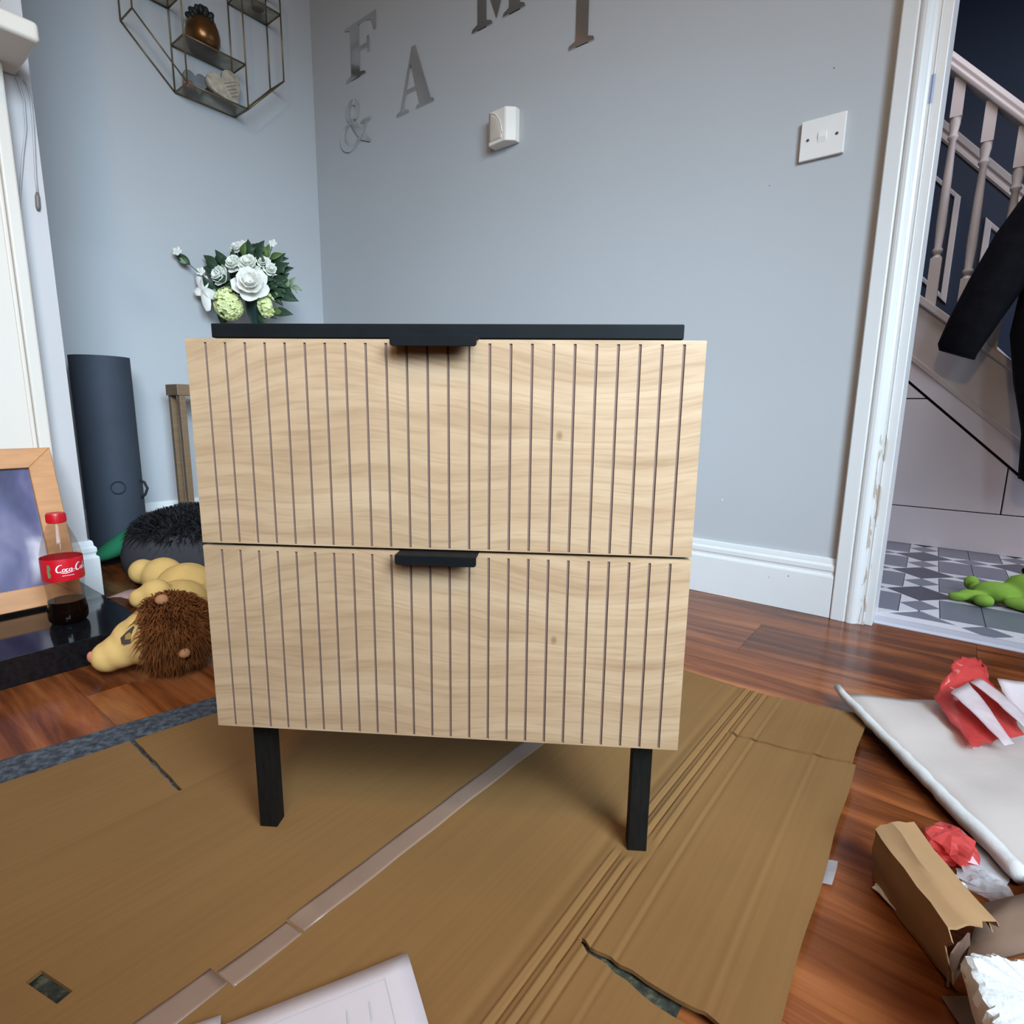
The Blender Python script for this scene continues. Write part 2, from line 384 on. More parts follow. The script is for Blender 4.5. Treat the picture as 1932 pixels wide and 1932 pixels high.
def link(name, me, parent=None, loc=None):
    o = bpy.data.objects.new(name, me); COL.objects.link(o)
    if parent: o.parent = parent
    if loc is not None: o.location = loc
    return o
def part(name, mb, mats, parent=None, label=None, **kw):
    o = link(name, mb.mesh(name, mats, **kw), parent)
    if label: o['label'] = label
    return o
def smooth_auto(o, deg=35):
    me = o.data
    me.polygons.foreach_set('use_smooth', [True] * len(me.polygons))
    bm = bmesh.new(); bm.from_mesh(me)
    for e in bm.edges:
        e.smooth = not (len(e.link_faces) == 2 and e.calc_face_angle(0) > math.radians(deg))
    bm.to_mesh(me); bm.free(); return o
def tag(o, label, cat, group=None):
    o['label'] = label; o['category'] = cat
    if group: o['group'] = group
    return o
def thing(name, label, cat, loc=(0, 0, 0), rz=0.0, group=None):
    o = bpy.data.objects.new(name, None); COL.objects.link(o); o.empty_display_size = 0.05
    o.location = loc; o.rotation_euler = (0, 0, rz); return tag(o, label, cat, group)
def struct(name, mb, mats, parent=None, **kw):
    o = link(name, mb.mesh(name, mats, **kw), parent); o['kind'] = 'structure'; return o
def blob_mesh(name, mb, m, voxel=0.004, it=6, factor=0.6):
    me = mb.mesh('tmp', m); o = link('tmp', me)
    md = o.modifiers.new('r', 'REMESH'); md.mode = 'VOXEL'; md.voxel_size = voxel
    sm = o.modifiers.new('s', 'SMOOTH'); sm.iterations = it; sm.factor = factor
    dg = bpy.context.evaluated_depsgraph_get(); ev = o.evaluated_get(dg)
    out = bpy.data.meshes.new_from_object(ev); out.name = name
    bpy.data.objects.remove(o); bpy.data.meshes.remove(me)
    out.materials.clear(); out.materials.append(m)
    out.polygons.foreach_set('use_smooth', [True] * len(out.polygons))
    return out
def fur(mb, pts, nrm, length, width, droop=0.3, rnd=0.5, mi=0, comb=None):
    for p, n in zip(pts, nrm):
        n = Vector(n); p = Vector(p)
        d = (n + Vector(np.random.normal(0, rnd, 3)) + (Vector(comb) if comb else Vector())).normalized()
        L = length * random.uniform(0.6, 1.2); s2 = d.cross(Vector(np.random.normal(0, 1, 3))).normalized() * width * 0.5
        a = p; b = p + d * L * 0.5; c = p + d * L * 0.95 + Vector((0, 0, -droop * L))
        mb.add([a - s2, a + s2, b - s2 * 0.8, b + s2 * 0.8, c], [(0, 1, 3, 2), (2, 3, 4)], mi)
def ell_pts(c, r, n, zmin=-2, rot=None):
    v = np.random.normal(0, 1, (n, 3)); v /= np.linalg.norm(v, axis=1)[:, None]
    v = v[v[:, 2] > zmin]
    p = v * np.array(r); nn = v / np.array(r); nn /= np.linalg.norm(nn, axis=1)[:, None]
    if rot is not None:
        R = np.array(rot.to_matrix()); p = p @ R.T; nn = nn @ R.T
    return p + np.array(c), nn
def ribbon(pts, ws, closed=False):
    """2-D stroke -> list of quads"""
    out = []; n = len(pts); L = []; Rr = []
    for i in range(n):
        a = pts[max(i - 1, 0)]; b = pts[min(i + 1, n - 1)]
        dx, dy = b[0] - a[0], b[1] - a[1]; l = math.hypot(dx, dy) or 1
        w2 = (ws[i] if hasattr(ws, '__len__') else ws) / 2
        L.append((pts[i][0] - dy / l * w2, pts[i][1] + dx / l * w2)); Rr.append((pts[i][0] + dy / l * w2, pts[i][1] - dx / l * w2))
    for i in range(n - 1): out.append((L[i], L[i + 1], Rr[i + 1], Rr[i]))
    return out
def arc(cx, cy, rx, ry, a0, a1, n=10):
    return [(cx + rx * math.cos(math.radians(a0 + (a1 - a0) * i / n)), cy + ry * math.sin(math.radians(a0 + (a1 - a0) * i / n))) for i in range(n + 1)]

# ------------------------------------------------------------------ room shell
RX, RY, RZ = 3.6, -3.8, 2.42
b = MB(); b.box(-0.10, RX, RY, -0.0, -0.10, -0.012)
floor_o = struct('floor', b, M_subfloor)
PW, PLEN = 0.19, 1.22
plank_meshes = {}
row = 0; y1 = 0.018
while y1 > -2.75:
    y0 = max(y1 - PW, -2.8); x = -0.02 - (row * 0.41) % PLEN
    while x < RX - 0.01:
        xa, xb = max(x, 0.0), min(x + PLEN, RX)
        if xb - xa > 0.05:
            key = (round(xb - xa, 3), round(y1 - y0, 3))
            if key not in plank_meshes:
                pb = MB(); pb.box(0.0003, key[0] - 0.0003, 0.0003, key[1] - 0.0003, -0.012, 0.0)
                plank_meshes[key] = pb.mesh('plank', M_floor)
            o = link('plank', plank_meshes[key], floor_o, (xa, y0, 0))
        x += PLEN
    y1 = y0; row += 1
    if y1 <= -2.79: break
b = MB(); b.box(0, RX, RY, -2.79, -0.012, 0.0); o = part('plank', b, M_floor, floor_o)

DX0, DX1, DZ = 2.218, 3.02, 2.03
b = MB()
b.box(-0.10, DX0, 0, 0.02, 0, RZ); b.box(DX0, DX1, 0, 0.02, DZ, RZ); b.box(DX1, RX + 0.1, 0, 0.02, 0, RZ)
wall_back = struct('wall_back', b, M_wall)
for (px, pz, rr, mm) in ((1.839, 0.268, 0.0022, M_white), (2.010, 1.279, 0.0016, M_screw), (1.892, 1.058, 0.0013, M_screw)):
    q = MB(); q.lathe([(rr, 0), (rr * 0.7, 0.0006)], 8); o = part('paint_fleck', q, mm, wall_back); o.location = (px, 0, pz); o.rotation_euler = (PI / 2, 0, 0)
b = MB(); b.box(-0.10, 0, RY, 0, 0, RZ); struct('wall_left', b, M_wall)
b = MB(); b.box(0, 0.55, -2.75, -1.12, 0, RZ); breast = struct('wall_chimney', b, M_breast)
# right wall with a window opening
WY0, WY1, WZ0, WZ1 = -2.75, -1.15, 0.78, 2.18
b = MB(); b.box(RX, RX + 0.1, RY, WY0, 0, RZ); b.box(RX, RX + 0.1, WY1, 0.0, 0, RZ)
b.box(RX, RX + 0.1, WY0, WY1, 0, WZ0); b.box(RX, RX + 0.1, WY0, WY1, WZ1, RZ); struct('wall_right', b, MATS.get('beige wall paint') or mat('beige wall paint', (0.26, 0.22, 0.18), 0.8, 0.03, 2))
b = MB()
for a, c in ((WY0, WY0 + 0.05), (WY1 - 0.05, WY1), ((WY0 + WY1) / 2 - 0.03, (WY0 + WY1) / 2 + 0.03)): b.box(RX + 0.03, RX + 0.08, a, c, WZ0, WZ1)
b.box(RX + 0.03, RX + 0.08, WY0, WY1, WZ0, WZ0 + 0.05); b.box(RX + 0.03, RX + 0.08, WY0, WY1, WZ1 - 0.05, WZ1)
struct('window_1', b, M_white)
b = MB(); b.box(-0.1, RX + 0.1, RY - 0.1, RY, 0, RZ); struct('wall_front', b, mat('beige wall paint', (0.26, 0.22, 0.18), 0.8, 0.03, 2))
b = MB(); b.box(-0.1, RX + 0.1, RY - 0.1, 0.02, RZ, RZ + 0.1); struct('ceiling', b, M_ceil)

# baseboards: ogee profile (depth, height)
SK = [(0, 0), (0.018, 0), (0.018, 0.104), (0.0165, 0.108), (0.0125, 0.110), (0.0125, 0.116), (0.0150, 0.121), (0.0150, 0.131), (0.0100, 0.137), (0.0100, 0.141), (0.0085, 0.149), (0.0060, 0.151), (0, 0.151)]
b = MB(); b.prism([(-d, h) for d, h in SK], 'x', 0.0, 2.1305); bb = struct('baseboard_back', b, M_white, bevel=0.0008, seg=1, ang=50)
for (px, pz, rr) in ((2.028, 0.090, 0.0016), (1.982, 0.078, 0.0012)):
    q = MB(); q.lathe([(rr, 0), (rr * 0.6, 0.0005)], 8); o = part('nail_hole', q, M_screw, bb); o.location = (px, -0.018, pz); o.rotation_euler = (PI / 2, 0, 0)
b = MB(); b.prism([(d, h) for d, h in SK], 'y', -1.10, -0.019); struct('baseboard_left', b, M_white, bevel=0.0008, seg=1, ang=50)
b = MB(); n_ = len(SK)
b.add([(0.55 + d, -1.1785, h) for d, h in SK] + [(0.55 + d, -1.12 + d, h) for d, h in SK] + [(0.02, -1.12 + d, h) for d, h in SK],
      [tuple(range(n_)), tuple(range(3 * n_ - 1, 2 * n_ - 1, -1))] + [(k * n_ + i, k * n_ + (i + 1) % n_, (k + 1) * n_ + (i + 1) % n_, (k + 1) * n_ + i) for k in range(2) for i in range(n_)])
struct('baseboard_chimney', b, M_white, bevel=0.0008, seg=1, ang=50)

# door architrave + lining
PR = [(2.1320, 0), (2.1320, -0.019), (2.1345, -0.0215), (2.1620, -0.0230), (2.1640, -0.0210), (2.1655, -0.0210), (2.1680, -0.0245), (2.1720, -0.0262), (2.1780, -0.0266),
      (2.1830, -0.0250), (2.1880, -0.0215), (2.1910, -0.0170), (2.1960, -0.0150), (2.2010, -0.0150), (2.2025, -0.0165), (2.2040, -0.0165), (2.2050, -0.0150), (2.2060, 0)]
b = MB(); b.prism(PR, 'z', 0, 2.10); struct('trim_1', b, M_trim, bevel=0.0005, seg=1, ang=40)
b = MB(); b.box(2.2045, 2.2220, -0.012, 0.115, 0, 2.05); struct('trim_2', b, M_white, bevel=0.002)
PR2 = [(DX1 + 0.09 - (px - 2.132), py) for px, py in PR]
b = MB(); b.prism(PR2, 'z', 0, 2.10); struct('trim_3', b, M_white)
b = MB(); b.box(DX1, DX1 + 0.0175, -0.012, 0.115, 0, 2.05); struct('trim_4', b, M_white)

# ------------------------------------------------------------------ hall beyond the doorway
b = MB(); b.box(0.9, 4.3, 0.02, 2.02, -0.10, -0.0035); hall = struct('floor_hall', b, M_grout)
# tiles: dark diamonds, white triangles, grey squares and grey slivers
PP = 0.268; LC = Vector((2.294, 0.655)); RA = math.radians(1.5)
h0, hc, mid = 0.084, 0.044, PP / 2
shapes = {
    'diamond': ([(h0, 0), (0, h0), (-h0, 0), (0, -h0)], M_tiledark),
}
G = 0.0011
def shrink(poly, g=G):
    cx = sum(p[0] for p in poly) / len(poly); cy = sum(p[1] for p in poly) / len(poly)
    out = []; n = len(poly)
    # inward offset of a convex polygon
    area2 = sum(poly[i][0] * poly[(i + 1) % n][1] - poly[(i + 1) % n][0] * poly[i][1] for i in range(n))
    if area2 < 0: poly = poly[::-1]
    lines = []
    for i in range(n):
        a, c = poly[i], poly[(i + 1) % n]; dx, dy = c[0] - a[0], c[1] - a[1]; l = math.hypot(dx, dy)
        nx, ny = -dy / l, dx / l; lines.append((nx, ny, nx * a[0] + ny * a[1] + g))
    for i in range(n):
        a1, b1, c1 = lines[i - 1]; a2, b2, c2 = lines[i]; D = a1 * b2 - a2 * b1
        out.append(((c1 * b2 - c2 * b1) / D, (a1 * c2 - a2 * c1) / D))
    return out
tile_polys = [([(h0, 0), (0, h0), (-h0, 0), (0, -h0)], M_tiledark, 'dark_tile')]
for s in (1, -1):
    for t2 in (1, -1):
        tile_polys.append(([(s * hc, t2 * (h0 - hc)), (0, t2 * h0), (s * hc, t2 * mid)], M_tilewhite, 'white_tile'))
        tile_polys.append(([(s * (h0 - hc), t2 * hc), (s * h0, 0), (s * mid, t2 * hc)], M_tilewhite, 'white_tile'))
tile_polys.append(([(0, h0), (hc, mid), (0, PP - h0), (-hc, mid)], M_tilegrey, 'grey_tile'))
tile_polys.append(([(h0, 0), (mid, hc), (PP - h0, 0), (mid, -hc)], M_tilegrey, 'grey_tile'))
tile_polys.append(([(hc, hc), (mid, hc), (mid, PP - hc), (hc, PP - hc)], M_tilegrey, 'grey_tile'))
tile_polys.append(([(mid, hc), (PP - hc, hc), (PP - hc, PP - hc), (mid, PP - hc)], M_tilegrey, 'grey_tile'))
tile_meshes = []
for poly, m, nm in tile_polys:
    q = MB(); q.prism(shrink(poly), 'z', -0.0035, 0.0); tile_meshes.append((nm, q.mesh(nm, m)))
for i in range(-1, 3):
    for j in range(-3, 3):
        c = Vector((i * PP, j * PP)); c.rotate(Matrix.Rotation(RA, 2)); c = LC + c
        for (nm, me), (poly, m, _) in zip(tile_meshes, tile_polys):
            cx = sum(p[0] for p in poly) / len(poly); cy = sum(p[1] for p in poly) / len(poly)
            q = Vector((cx, cy)); q.rotate(Matrix.Rotation(RA, 2)); q += c
            ys = [(c.y + p[1]) for p in poly]
            if min(ys) < 0.045 or max(ys) > 1.19 or q.x < 2.05 or q.x > 2.80: continue
            o = link(nm, me, hall, (c.x, c.y, 0)); o.rotation_euler = (0, 0, RA)
b = MB(); b.prism([(0.022, -0.0035), (0.022, 0.001), (0.030, 0.004), (0.070, 0.004), (0.088, 0.0005), (0.088, -0.0035)], 'x', 2.222, DX1)
struct('trim_5', b, M_thresh, bevel=0.001)
b = MB(); b.box(2.222, DX1, 0.088, 0.13, -0.0035, -0.0004); o = part('border_tile', b, M_tilewhite, hall)

b = MB(); b.box(0.9, 4.3, 2.02, 2.12, 0, 3.0); wall_hall = struct('wall_hall', b, M_navy)
# sloping dado rail and panel mouldings on the navy wall
def slopebar(x0, z0, x1, z1, prof, y):   # prof: (depth, dz)
    q = MB(); n = len(prof)
    vs = [(x0, y - d, z0 + h) for d, h in prof] + [(x1, y - d, z1 + h) for d, h in prof]
    return q.add(vs, [tuple(range(n)), tuple(range(2 * n - 1, n - 1, -1))] + [(i, (i + 1) % n, n + (i + 1) % n, n + i) for i in range(n)])
DP = [(0, -0.088), (0.010, -0.088), (0.018, -0.078), (0.018, -0.068), (0.008, -0.062), (0.008, -0.046), (0.022, -0.036), (0.026, -0.010), (0.018, 0), (0, 0)]
sl = -1.085
q = slopebar(1.75, 1.813 + (1.75 - 2.175) * sl, 3.0, 1.813 + (3.0 - 2.175) * sl, DP, 2.02); part('dado_rail', q, M_hallwhite, wall_hall)
MP = [(0, -0.028), (0.012, -0.024), (0.014, -0.010), (0.006, 0), (0, 0)]
def panel(xa, xb, za, zb):   # za = top z at x 2.2, zb = bottom z at x 2.2
    top = lambda x: za + (x - 2.2) * sl; bot = lambda x: zb + (x - 2.2) * sl
    part('panel_moulding', slopebar(xa, top(xa), xb, top(xb), MP, 2.02), M_hallwhite, wall_hall)
    part('panel_moulding', slopebar(xa, bot(xa), xb, bot(xb), MP, 2.02), M_hallwhite, wall_hall)
    for x, sgn in ((xa, 1), (xb, -1)):
        q = MB(); q.prism([(x, top(x) - 0.002), (x + sgn * 0.026, top(x + sgn * 0.026) - 0.002), (x + sgn * 0.026, bot(x + sgn * 0.026) - 0.026), (x, bot(x) - 0.026)], 'y', 2.006, 2.02)
        part('panel_moulding', q, M_hallwhite, wall_hall, bevel=0.003)
panel(1.62, 2.212, 1.545, 1.085); panel(2.316, 2.90, 1.55, 1.085)
b = MB(); b.box(0.8, 0.9, 0.02, 2.12, 0, 3.0); struct('wall_hall_left', b, M_navy)
b = MB(); b.box(4.3, 4.4, 0.02, 2.12, 0, 3.0); struct('wall_hall_right', b, M_hallwhite)
b = MB(); b.box(0.8, 4.4, 0.02, 2.12, 3.0, 3.1); struct('ceiling_hall', b, M_ceil)
b = MB(); b.box(0.8, DX0 - 0.004, 0.021, 0.115, 0, 3.0); b.box(DX1 + 0.018, 4.4, 0.021, 0.115, 0, 3.0); b.box(DX0 - 0.004, DX1 + 0.018, 0.021, 0.115, 2.05, 3.0); struct('wall_hall_back', b, M_hallwhite)

# staircase
st = thing('staircase', 'white painted staircase with turned spindles seen through the doorway', 'staircase', (2.2, 1.15, 0))
SX, SY = 2.2, 1.15
def sp(nm, mb, m, **kw): return part(nm, mb, m, st, **kw)
def lz(zr, s, x): return zr + s * (x - 2.2)          # z of a sloping line given its z at x=2.2
XA, XB = 1.70 - SX, 2.83 - SX
def band(zt, st_, zb, sb, y0, y1, xa=XA, xb=XB):
    q = MB(); q.prism([(xa, lz(zt, st_, xa + SX)), (xb, max(lz(zt, st_, xb + SX), lz(zb, sb, xb + SX) + 0.01)), (xb, lz(zb, sb, xb + SX)), (xa, lz(zb, sb, xa + SX))], 'y', y0, y1); return q
# handrail: bottom edge z 1.667 at x=2.2 slope -1.12 ; top 1.722 slope -1.01
hb_, ht_, hs = 1.664, 1.728, -1.06
HP = [(-0.030, 0.0), (-0.034, 0.016), (-0.026, 0.026), (-0.030, 0.040), (-0.022, 0.062), (0.022, 0.062), (0.030, 0.040), (0.026, 0.026), (0.034, 0.016), (0.030, 0.0)]
n = len(HP); q = MB()
vs = [(XA, yy, lz(hb_, hs, XA + SX) + hh) for yy, hh in HP] + [(XB, yy, lz(hb_, hs, XB + SX) + hh) for yy, hh in HP]
q.add(vs, [tuple(range(n)), tuple(range(2 * n - 1, n - 1, -1))] + [(i, (i + 1) % n, n + (i + 1) % n, n + i) for i in range(n)])
smooth_auto(sp('handrail', q, M_hallwhite, bevel=0.002))
# string: cap, upper face, lower face
sp('string_cap', band(0.918, -0.86, 0.885, -0.86, -0.03, 0.03), M_hallwhite, bevel=0.004)
sp('string', band(0.885, -0.86, 0.680, -0.88, -0.012, 0.02), M_hallwhite)
sp('string_moulding', band(0.700, -0.88, 0.672, -0.88, -0.020, -0.010), M_hallwhite, bevel=0.004)
sp('string', band(0.674, -0.88, 0.602, -0.92, -0.014, 0.02), M_understair)
# under-stair panels with dark shadow gaps
gz = lambda x: 0.593 + (x - 2.2) * -0.92
q = MB(); q.box(1.2 - SX, 2.83 - SX, 0.012, 0.03, 0.0, 0.2); q.prism([(1.2 - SX, 0.2), (2.62 - SX, 0.2), (1.2 - SX, gz(1.2) + 0.3)], 'y', 0.012, 0.03); sp('panel_backing', q, M_subfloor)
def upanel(poly): 
    q = MB(); q.prism([(x - SX, z) for x, z in shrink(poly, 0.0022)], 'y', -0.010, 0.012); sp('understair_panel', q, M_understair, bevel=0.001, seg=1)
upanel([(1.9, 0.570), (2.2245, 0.570), (1.9, gz(1.9))])
upanel([(1.9, 0.150), (2.492, 0.150), (2.492, gz(2.492)), (2.2245, 0.570), (1.9, 0.570)])
upanel([(2.492, 0.150), (2.668, 0.150), (2.668, gz(2.668)), (2.492, gz(2.492))])
q = MB(); q.box(1.2 - SX, 2.83 - SX, -0.014, 0.012, 0, 0.148); sp('plinth', q, M_understair, bevel=0.002)
# spindles
for k in range(-2, 6):
    xs = 2.192 - SX + 0.0985 * k; zb = lz(0.905, -0.86, xs + SX); zt = lz(hb_, hs, xs + SX) + 0.01
    if zt - zb < 0.30: continue
    q = MB(); hw = 0.0175
    q.box(xs - hw, xs + hw, -hw, hw, zb, zb + 0.17); q.box(xs - hw, xs + hw, -hw, hw, zt - 0.13, zt)
    L0, L1 = zb + 0.17, zt - 0.13; H = L1 - L0
    q.lathe([(0.0165, L0), (0.010, L0 + 0.012), (0.0165, L0 + 0.022), (0.0165, L0 + 0.03), (0.0115, L0 + 0.038), (0.0155, L0 + H * 0.25), (0.0135, L0 + H * 0.6), (0.0105, L1 - 0.075), (0.0165, L1 - 0.066), (0.0165, L1 - 0.06), (0.012, L1 - 0.05), (0.0165, L1 - 0.02), (0.0165, L1)], 16, (xs, 0, 0))
    smooth_auto(sp('spindle', q, M_hallwhite))
q = MB(); q.box(XB, XB + 0.09, -0.045, 0.045, 0, 1.18); sp('newel_post', q, M_hallwhite, bevel=0.004)

# coat hanging over the lower end of the banister
ct = thing('coat', 'black coat hanging over the lower banister beyond the doorway', 'coat', (2.60, 1.0, 0.0))
q = MB()
def cloth_tube(path, rx, ry, n=14, seed=0):
    rnd = random.Random(seed); vs = []; m = len(path)
    for i, (x, y, z) in enumerate(path):
        for k in range(n):
            a = 2 * PI * k / n; wv = 1 + 0.10 * math.sin(3 * a + i * 0.7 + seed) + rnd.uniform(-0.04, 0.04)
            vs.append((x + rx[i] * wv * math.cos(a), y + ry[i] * wv * math.sin(a), z))
    fs = [(i * n + k, i * n + (k + 1) % n, (i + 1) * n + (k + 1) % n, (i + 1) * n + k) for i in range(m - 1) for k in range(n)]
    fs += [tuple(range(n))[::-1], tuple(range((m - 1) * n, m * n))]
    return vs, fs
vs, fs = cloth_tube([(-0.06, 0.02, 1.36), (-0.10, 0.01, 1.24), (-0.162, 0, 1.10), (-0.215, 0, 0.97), (-0.262, -0.005, 0.84), (-0.300, -0.01, 0.735), (-0.302, -0.01, 0.715)],
                    [0.07, 0.082, 0.088, 0.084, 0.074, 0.058, 0.052], [0.05, 0.055, 0.055, 0.05, 0.045, 0.04, 0.03], seed=1)
vs = [(x, y, z - (0.36 * (x + 0.30) if z < 0.75 else 0.0)) for x, y, z in vs]; q.add(vs, fs)
o = part('sleeve', q, M_coat, ct); smooth_auto(o, 60)
q = MB()
vs, fs = cloth_tube([(0.06, 0.02, 1.45), (0.05, 0.02, 1.30), (0.03, 0.01, 1.10), (0.0, 0, 0.92), (-0.02, 0, 0.78), (-0.005, 0, 0.62), (0.03, 0, 0.45), (0.05, 0, 0.30)],
                    [0.06, 0.11, 0.145, 0.155, 0.155, 0.150, 0.145, 0.14], [0.05, 0.07, 0.075, 0.08, 0.08, 0.08, 0.08, 0.08], n=20, seed=4)
q.add(vs, fs); o = part('coat_body', q, M_coat, ct); smooth_auto(o, 60)
q = MB(); q.tube([(0.06, 0.03, 1.44), (0.09, 0.06, 1.47), (0.12, 0.09, 1.40)], 0.006, 6); part('hanging_loop', q, M_coat, ct)

# green plush toy on the hall tiles
fr = thing('plush_toy', 'lime green plush frog toy lying on the patterned hall tiles', 'toy', (2.47, 0.42, 0.0))
q = MB()
q.ell((0, 0, 0.030), (0.055, 0.040, 0.028)); q.ell((-0.055, -0.035, 0.018), (0.035, 0.020, 0.016)); q.ell((-0.085, -0.055, 0.014), (0.025, 0.014, 0.012))
q.ell((-0.045, 0.050, 0.020), (0.018, 0.028, 0.018)); q.ell((-0.055, 0.085, 0.026), (0.020, 0.016, 0.022)); q.ell((-0.030, -0.070, 0.018), (0.024, 0.022, 0.017))
q.ell((0.06, 0.03, 0.045), (0.050, 0.045, 0.040)); q.ell((0.050, 0.10, 0.035), (0.024, 0.060, 0.016), Matrix.Rotation(-0.5, 3, 'Z').to_quaternion()); q.ell((0.085, 0.150, 0.030), (0.03, 0.02, 0.02))
q.ell((0.06, -0.05, 0.02), (0.05, 0.022, 0.018)); q.ell((0.10, -0.02, 0.03), (0.05, 0.03, 0.025))
me = blob_mesh('body', q, M_frog, 0.005, 5); link('body', me, fr)
for c in ((0.095, 0.030, 0.088), (0.055, 0.060, 0.088)):
    q = MB(); q.ell(c, 0.010); part('eye', q, M_black, fr, smooth=True)

# ------------------------------------------------------------------ fireplace
fp = thing('fireplace_surround', 'cream white painted fireplace surround with a thick mantel shelf', 'fireplace', (0.55, -1.85, 0))
OX, OY = 0.55, -1.85
def bx(nm, x0, x1, y0, y1, z0, z1, m, par=fp, bev=0.002, seg=2):
    q = MB(); q.box(x0 - OX, x1 - OX, y0 - OY, y1 - OY, z0, z1); return part(nm, q, m, par, bevel=bev, seg=seg)
bx('back_panel', 0.5505, 0.585, -2.50, -1.20, 0.0555, 1.233, M_cream)
bx('stile', 0.5505, 0.602, -1.205, -1.180, 0.0555, 1.233, M_cream, bev=0.004)
bx('stile', 0.5505, 0.602, -2.52, -2.495, 0.0555, 1.233, M_cream, bev=0.004)
bx('panel_bead', 0.585, 0.592, -1.214, -1.2052, 0.0555, 1.233, M_cream, bev=0.003)
bx('mantel_shelf', 0.5505, 0.75, -2.55, -1.146, 1.2335, 1.272, M_cream, bev=0.009, seg=4)
ht = thing('hearth', 'polished black granite hearth slab under the picture and bottle', 'hearth', (0.80, -1.85, 0))
q = MB(); q.box(0.5695 - 0.80, 0.24, -0.68, 0.695, 0.0, 0.055); o = part('slab', q, M_granite, ht, bevel=0.002)
cd = thing('cord', 'thin white looped cord hanging under the mantel on the chimney', 'cord', (0.551, -1.14, 0.95))
q = MB(); cp = lambda L: [(0.004, y + 1.14, z - 0.95) for y, z in L]
q.tube(cp([(-1.148, 1.2325), (-1.144, 1.222), (-1.1385, 1.187), (-1.141, 1.131), (-1.153, 1.071), (-1.160, 1.03), (-1.170, 0.97), (-1.1745, 0.93)]), 0.0022, 6)
q.tube(cp([(-1.134, 1.2325), (-1.128, 1.222), (-1.1255, 1.20), (-1.1265, 1.151), (-1.131, 1.08), (-1.1345, 1.03), (-1.135, 0.99)]), 0.0022, 6)
part('strand', q, M_cord, cd, smooth=True)
q = MB(); q.tube(cp([(-1.135, 0.995), (-1.136, 0.985), (-1.137, 0.962), (-1.1375, 0.955)]), [0.0028, 0.005, 0.005, 0.003], 8); part('metal_tip', q, M_cordtip, cd, smooth=True, label='dark grey tip')
mp = thing('flower_pot', 'dark pot with yellow flowers on the mantel shelf', 'plant pot', (0.69, -1.243, 1.2725))
q = MB(); q.lathe([(0.036, 0.0), (0.044, 0.010), (0.052, 0.035), (0.050, 0.050), (0.045, 0.050), (0.043, 0.04)], 28); part('pot', q, M_blackpot, mp, smooth=True)
q = MB()
for k in range(26):
    a = random.uniform(0, 2 * PI); r = random.uniform(0, 0.045); q.ell((r * math.cos(a), r * math.sin(a), 0.055 + random.uniform(0, 0.05)), (0.013, 0.013, 0.010), nu=8, nv=5)
part('blossoms', q, M_yellowpot, mp, smooth=True)

# leaning picture frame
FY0, FY1 = -1.52, -1.198
pf = thing('picture_frame', 'oak framed violet abstract picture leaning on the fireplace', 'picture frame', (0.775, (FY0 + FY1) / 2, 0.0628))
pf.rotation_euler = (0, -math.radians(19.0), 0)
W2, FH, BW = (FY1 - FY0) / 2, 0.362, 0.046
def mitre(p): 
    q = MB(); q.prism(p, 'x', -0.020, 0.0); return part('frame_rail', q, M_oakframe, pf, bevel=0.0012, seg=1)
mitre([(-W2, 0), (W2, 0), (W2 - BW, BW), (-W2 + BW, BW)]); mitre([(-W2, FH), (W2, FH), (W2 - BW, FH - BW), (-W2 + BW, FH - BW)])
mitre([(W2, 0), (W2, FH), (W2 - BW, FH - BW), (W2 - BW, BW)]); mitre([(-W2, 0), (-W2, FH), (-W2 + BW, FH - BW), (-W2 + BW, BW)])
q = MB(); q.box(-0.012, -0.010, -W2 + BW - 0.004, W2 - BW + 0.004, BW - 0.004, FH - BW + 0.004); part('picture', q, M_art, pf)
q = MB(); q.box(-0.0195, -0.0125, -W2 + 0.01, W2 - 0.01, 0.01, FH - 0.01); part('backing_board', q, M_kraftdark, pf)

# cola bottle
bt = thing('cola_bottle', 'clear plastic bottle with red label and a little dark cola on the hearth', 'bottle', (0.900, -1.258, 0.0555))
prof = [(0.020, 0.0), (0.029, 0.001), (0.0335, 0.008), (0.0345, 0.020), (0.0335, 0.032), (0.0315, 0.045), (0.0310, 0.060), (0.0330, 0.075), (0.0350, 0.090), (0.0355, 0.095), (0.0355, 0.138), (0.0350, 0.143),
        (0.0340, 0.152), (0.0300, 0.170), (0.0240, 0.188), (0.0180, 0.203), (0.0145, 0.213), (0.0140, 0.222)]
q = MB(); q.lathe(prof, 40); part('bottle_body', q, M_bottle, bt, smooth=True)
q = MB(); q.lathe([(0.018, 0.0004), (0.0293, 0.0012), (0.0338, 0.008), (0.0348, 0.020), (0.0338, 0.032), (0.0318, 0.045), (0.0316, 0.0475), (0.0, 0.0475)], 40); o = part('cola', q, M_cola, bt); smooth_auto(o)
q = MB(); q.lathe([(0.0150, 0.211), (0.0162, 0.212), (0.0164, 0.228), (0.0150, 0.231), (0.0, 0.2315)], 36); cap = part('cap', q, M_red, bt); smooth_auto(cap)
q = MB()
for k in range(36):
    a = 2 * PI * k / 36; q.tube([(0.0164 * math.cos(a), 0.0164 * math.sin(a), 0.213), (0.0164 * math.cos(a), 0.0164 * math.sin(a), 0.228)], 0.0006, 4)
part('cap_ridges', q, M_red, cap)
q = MB(); q.lathe([(0.0358, 0.094), (0.0360, 0.095), (0.0360, 0.139), (0.0358, 0.140)], 48, cap=False); lab = part('label', q, M_redlabel, bt, smooth=True)
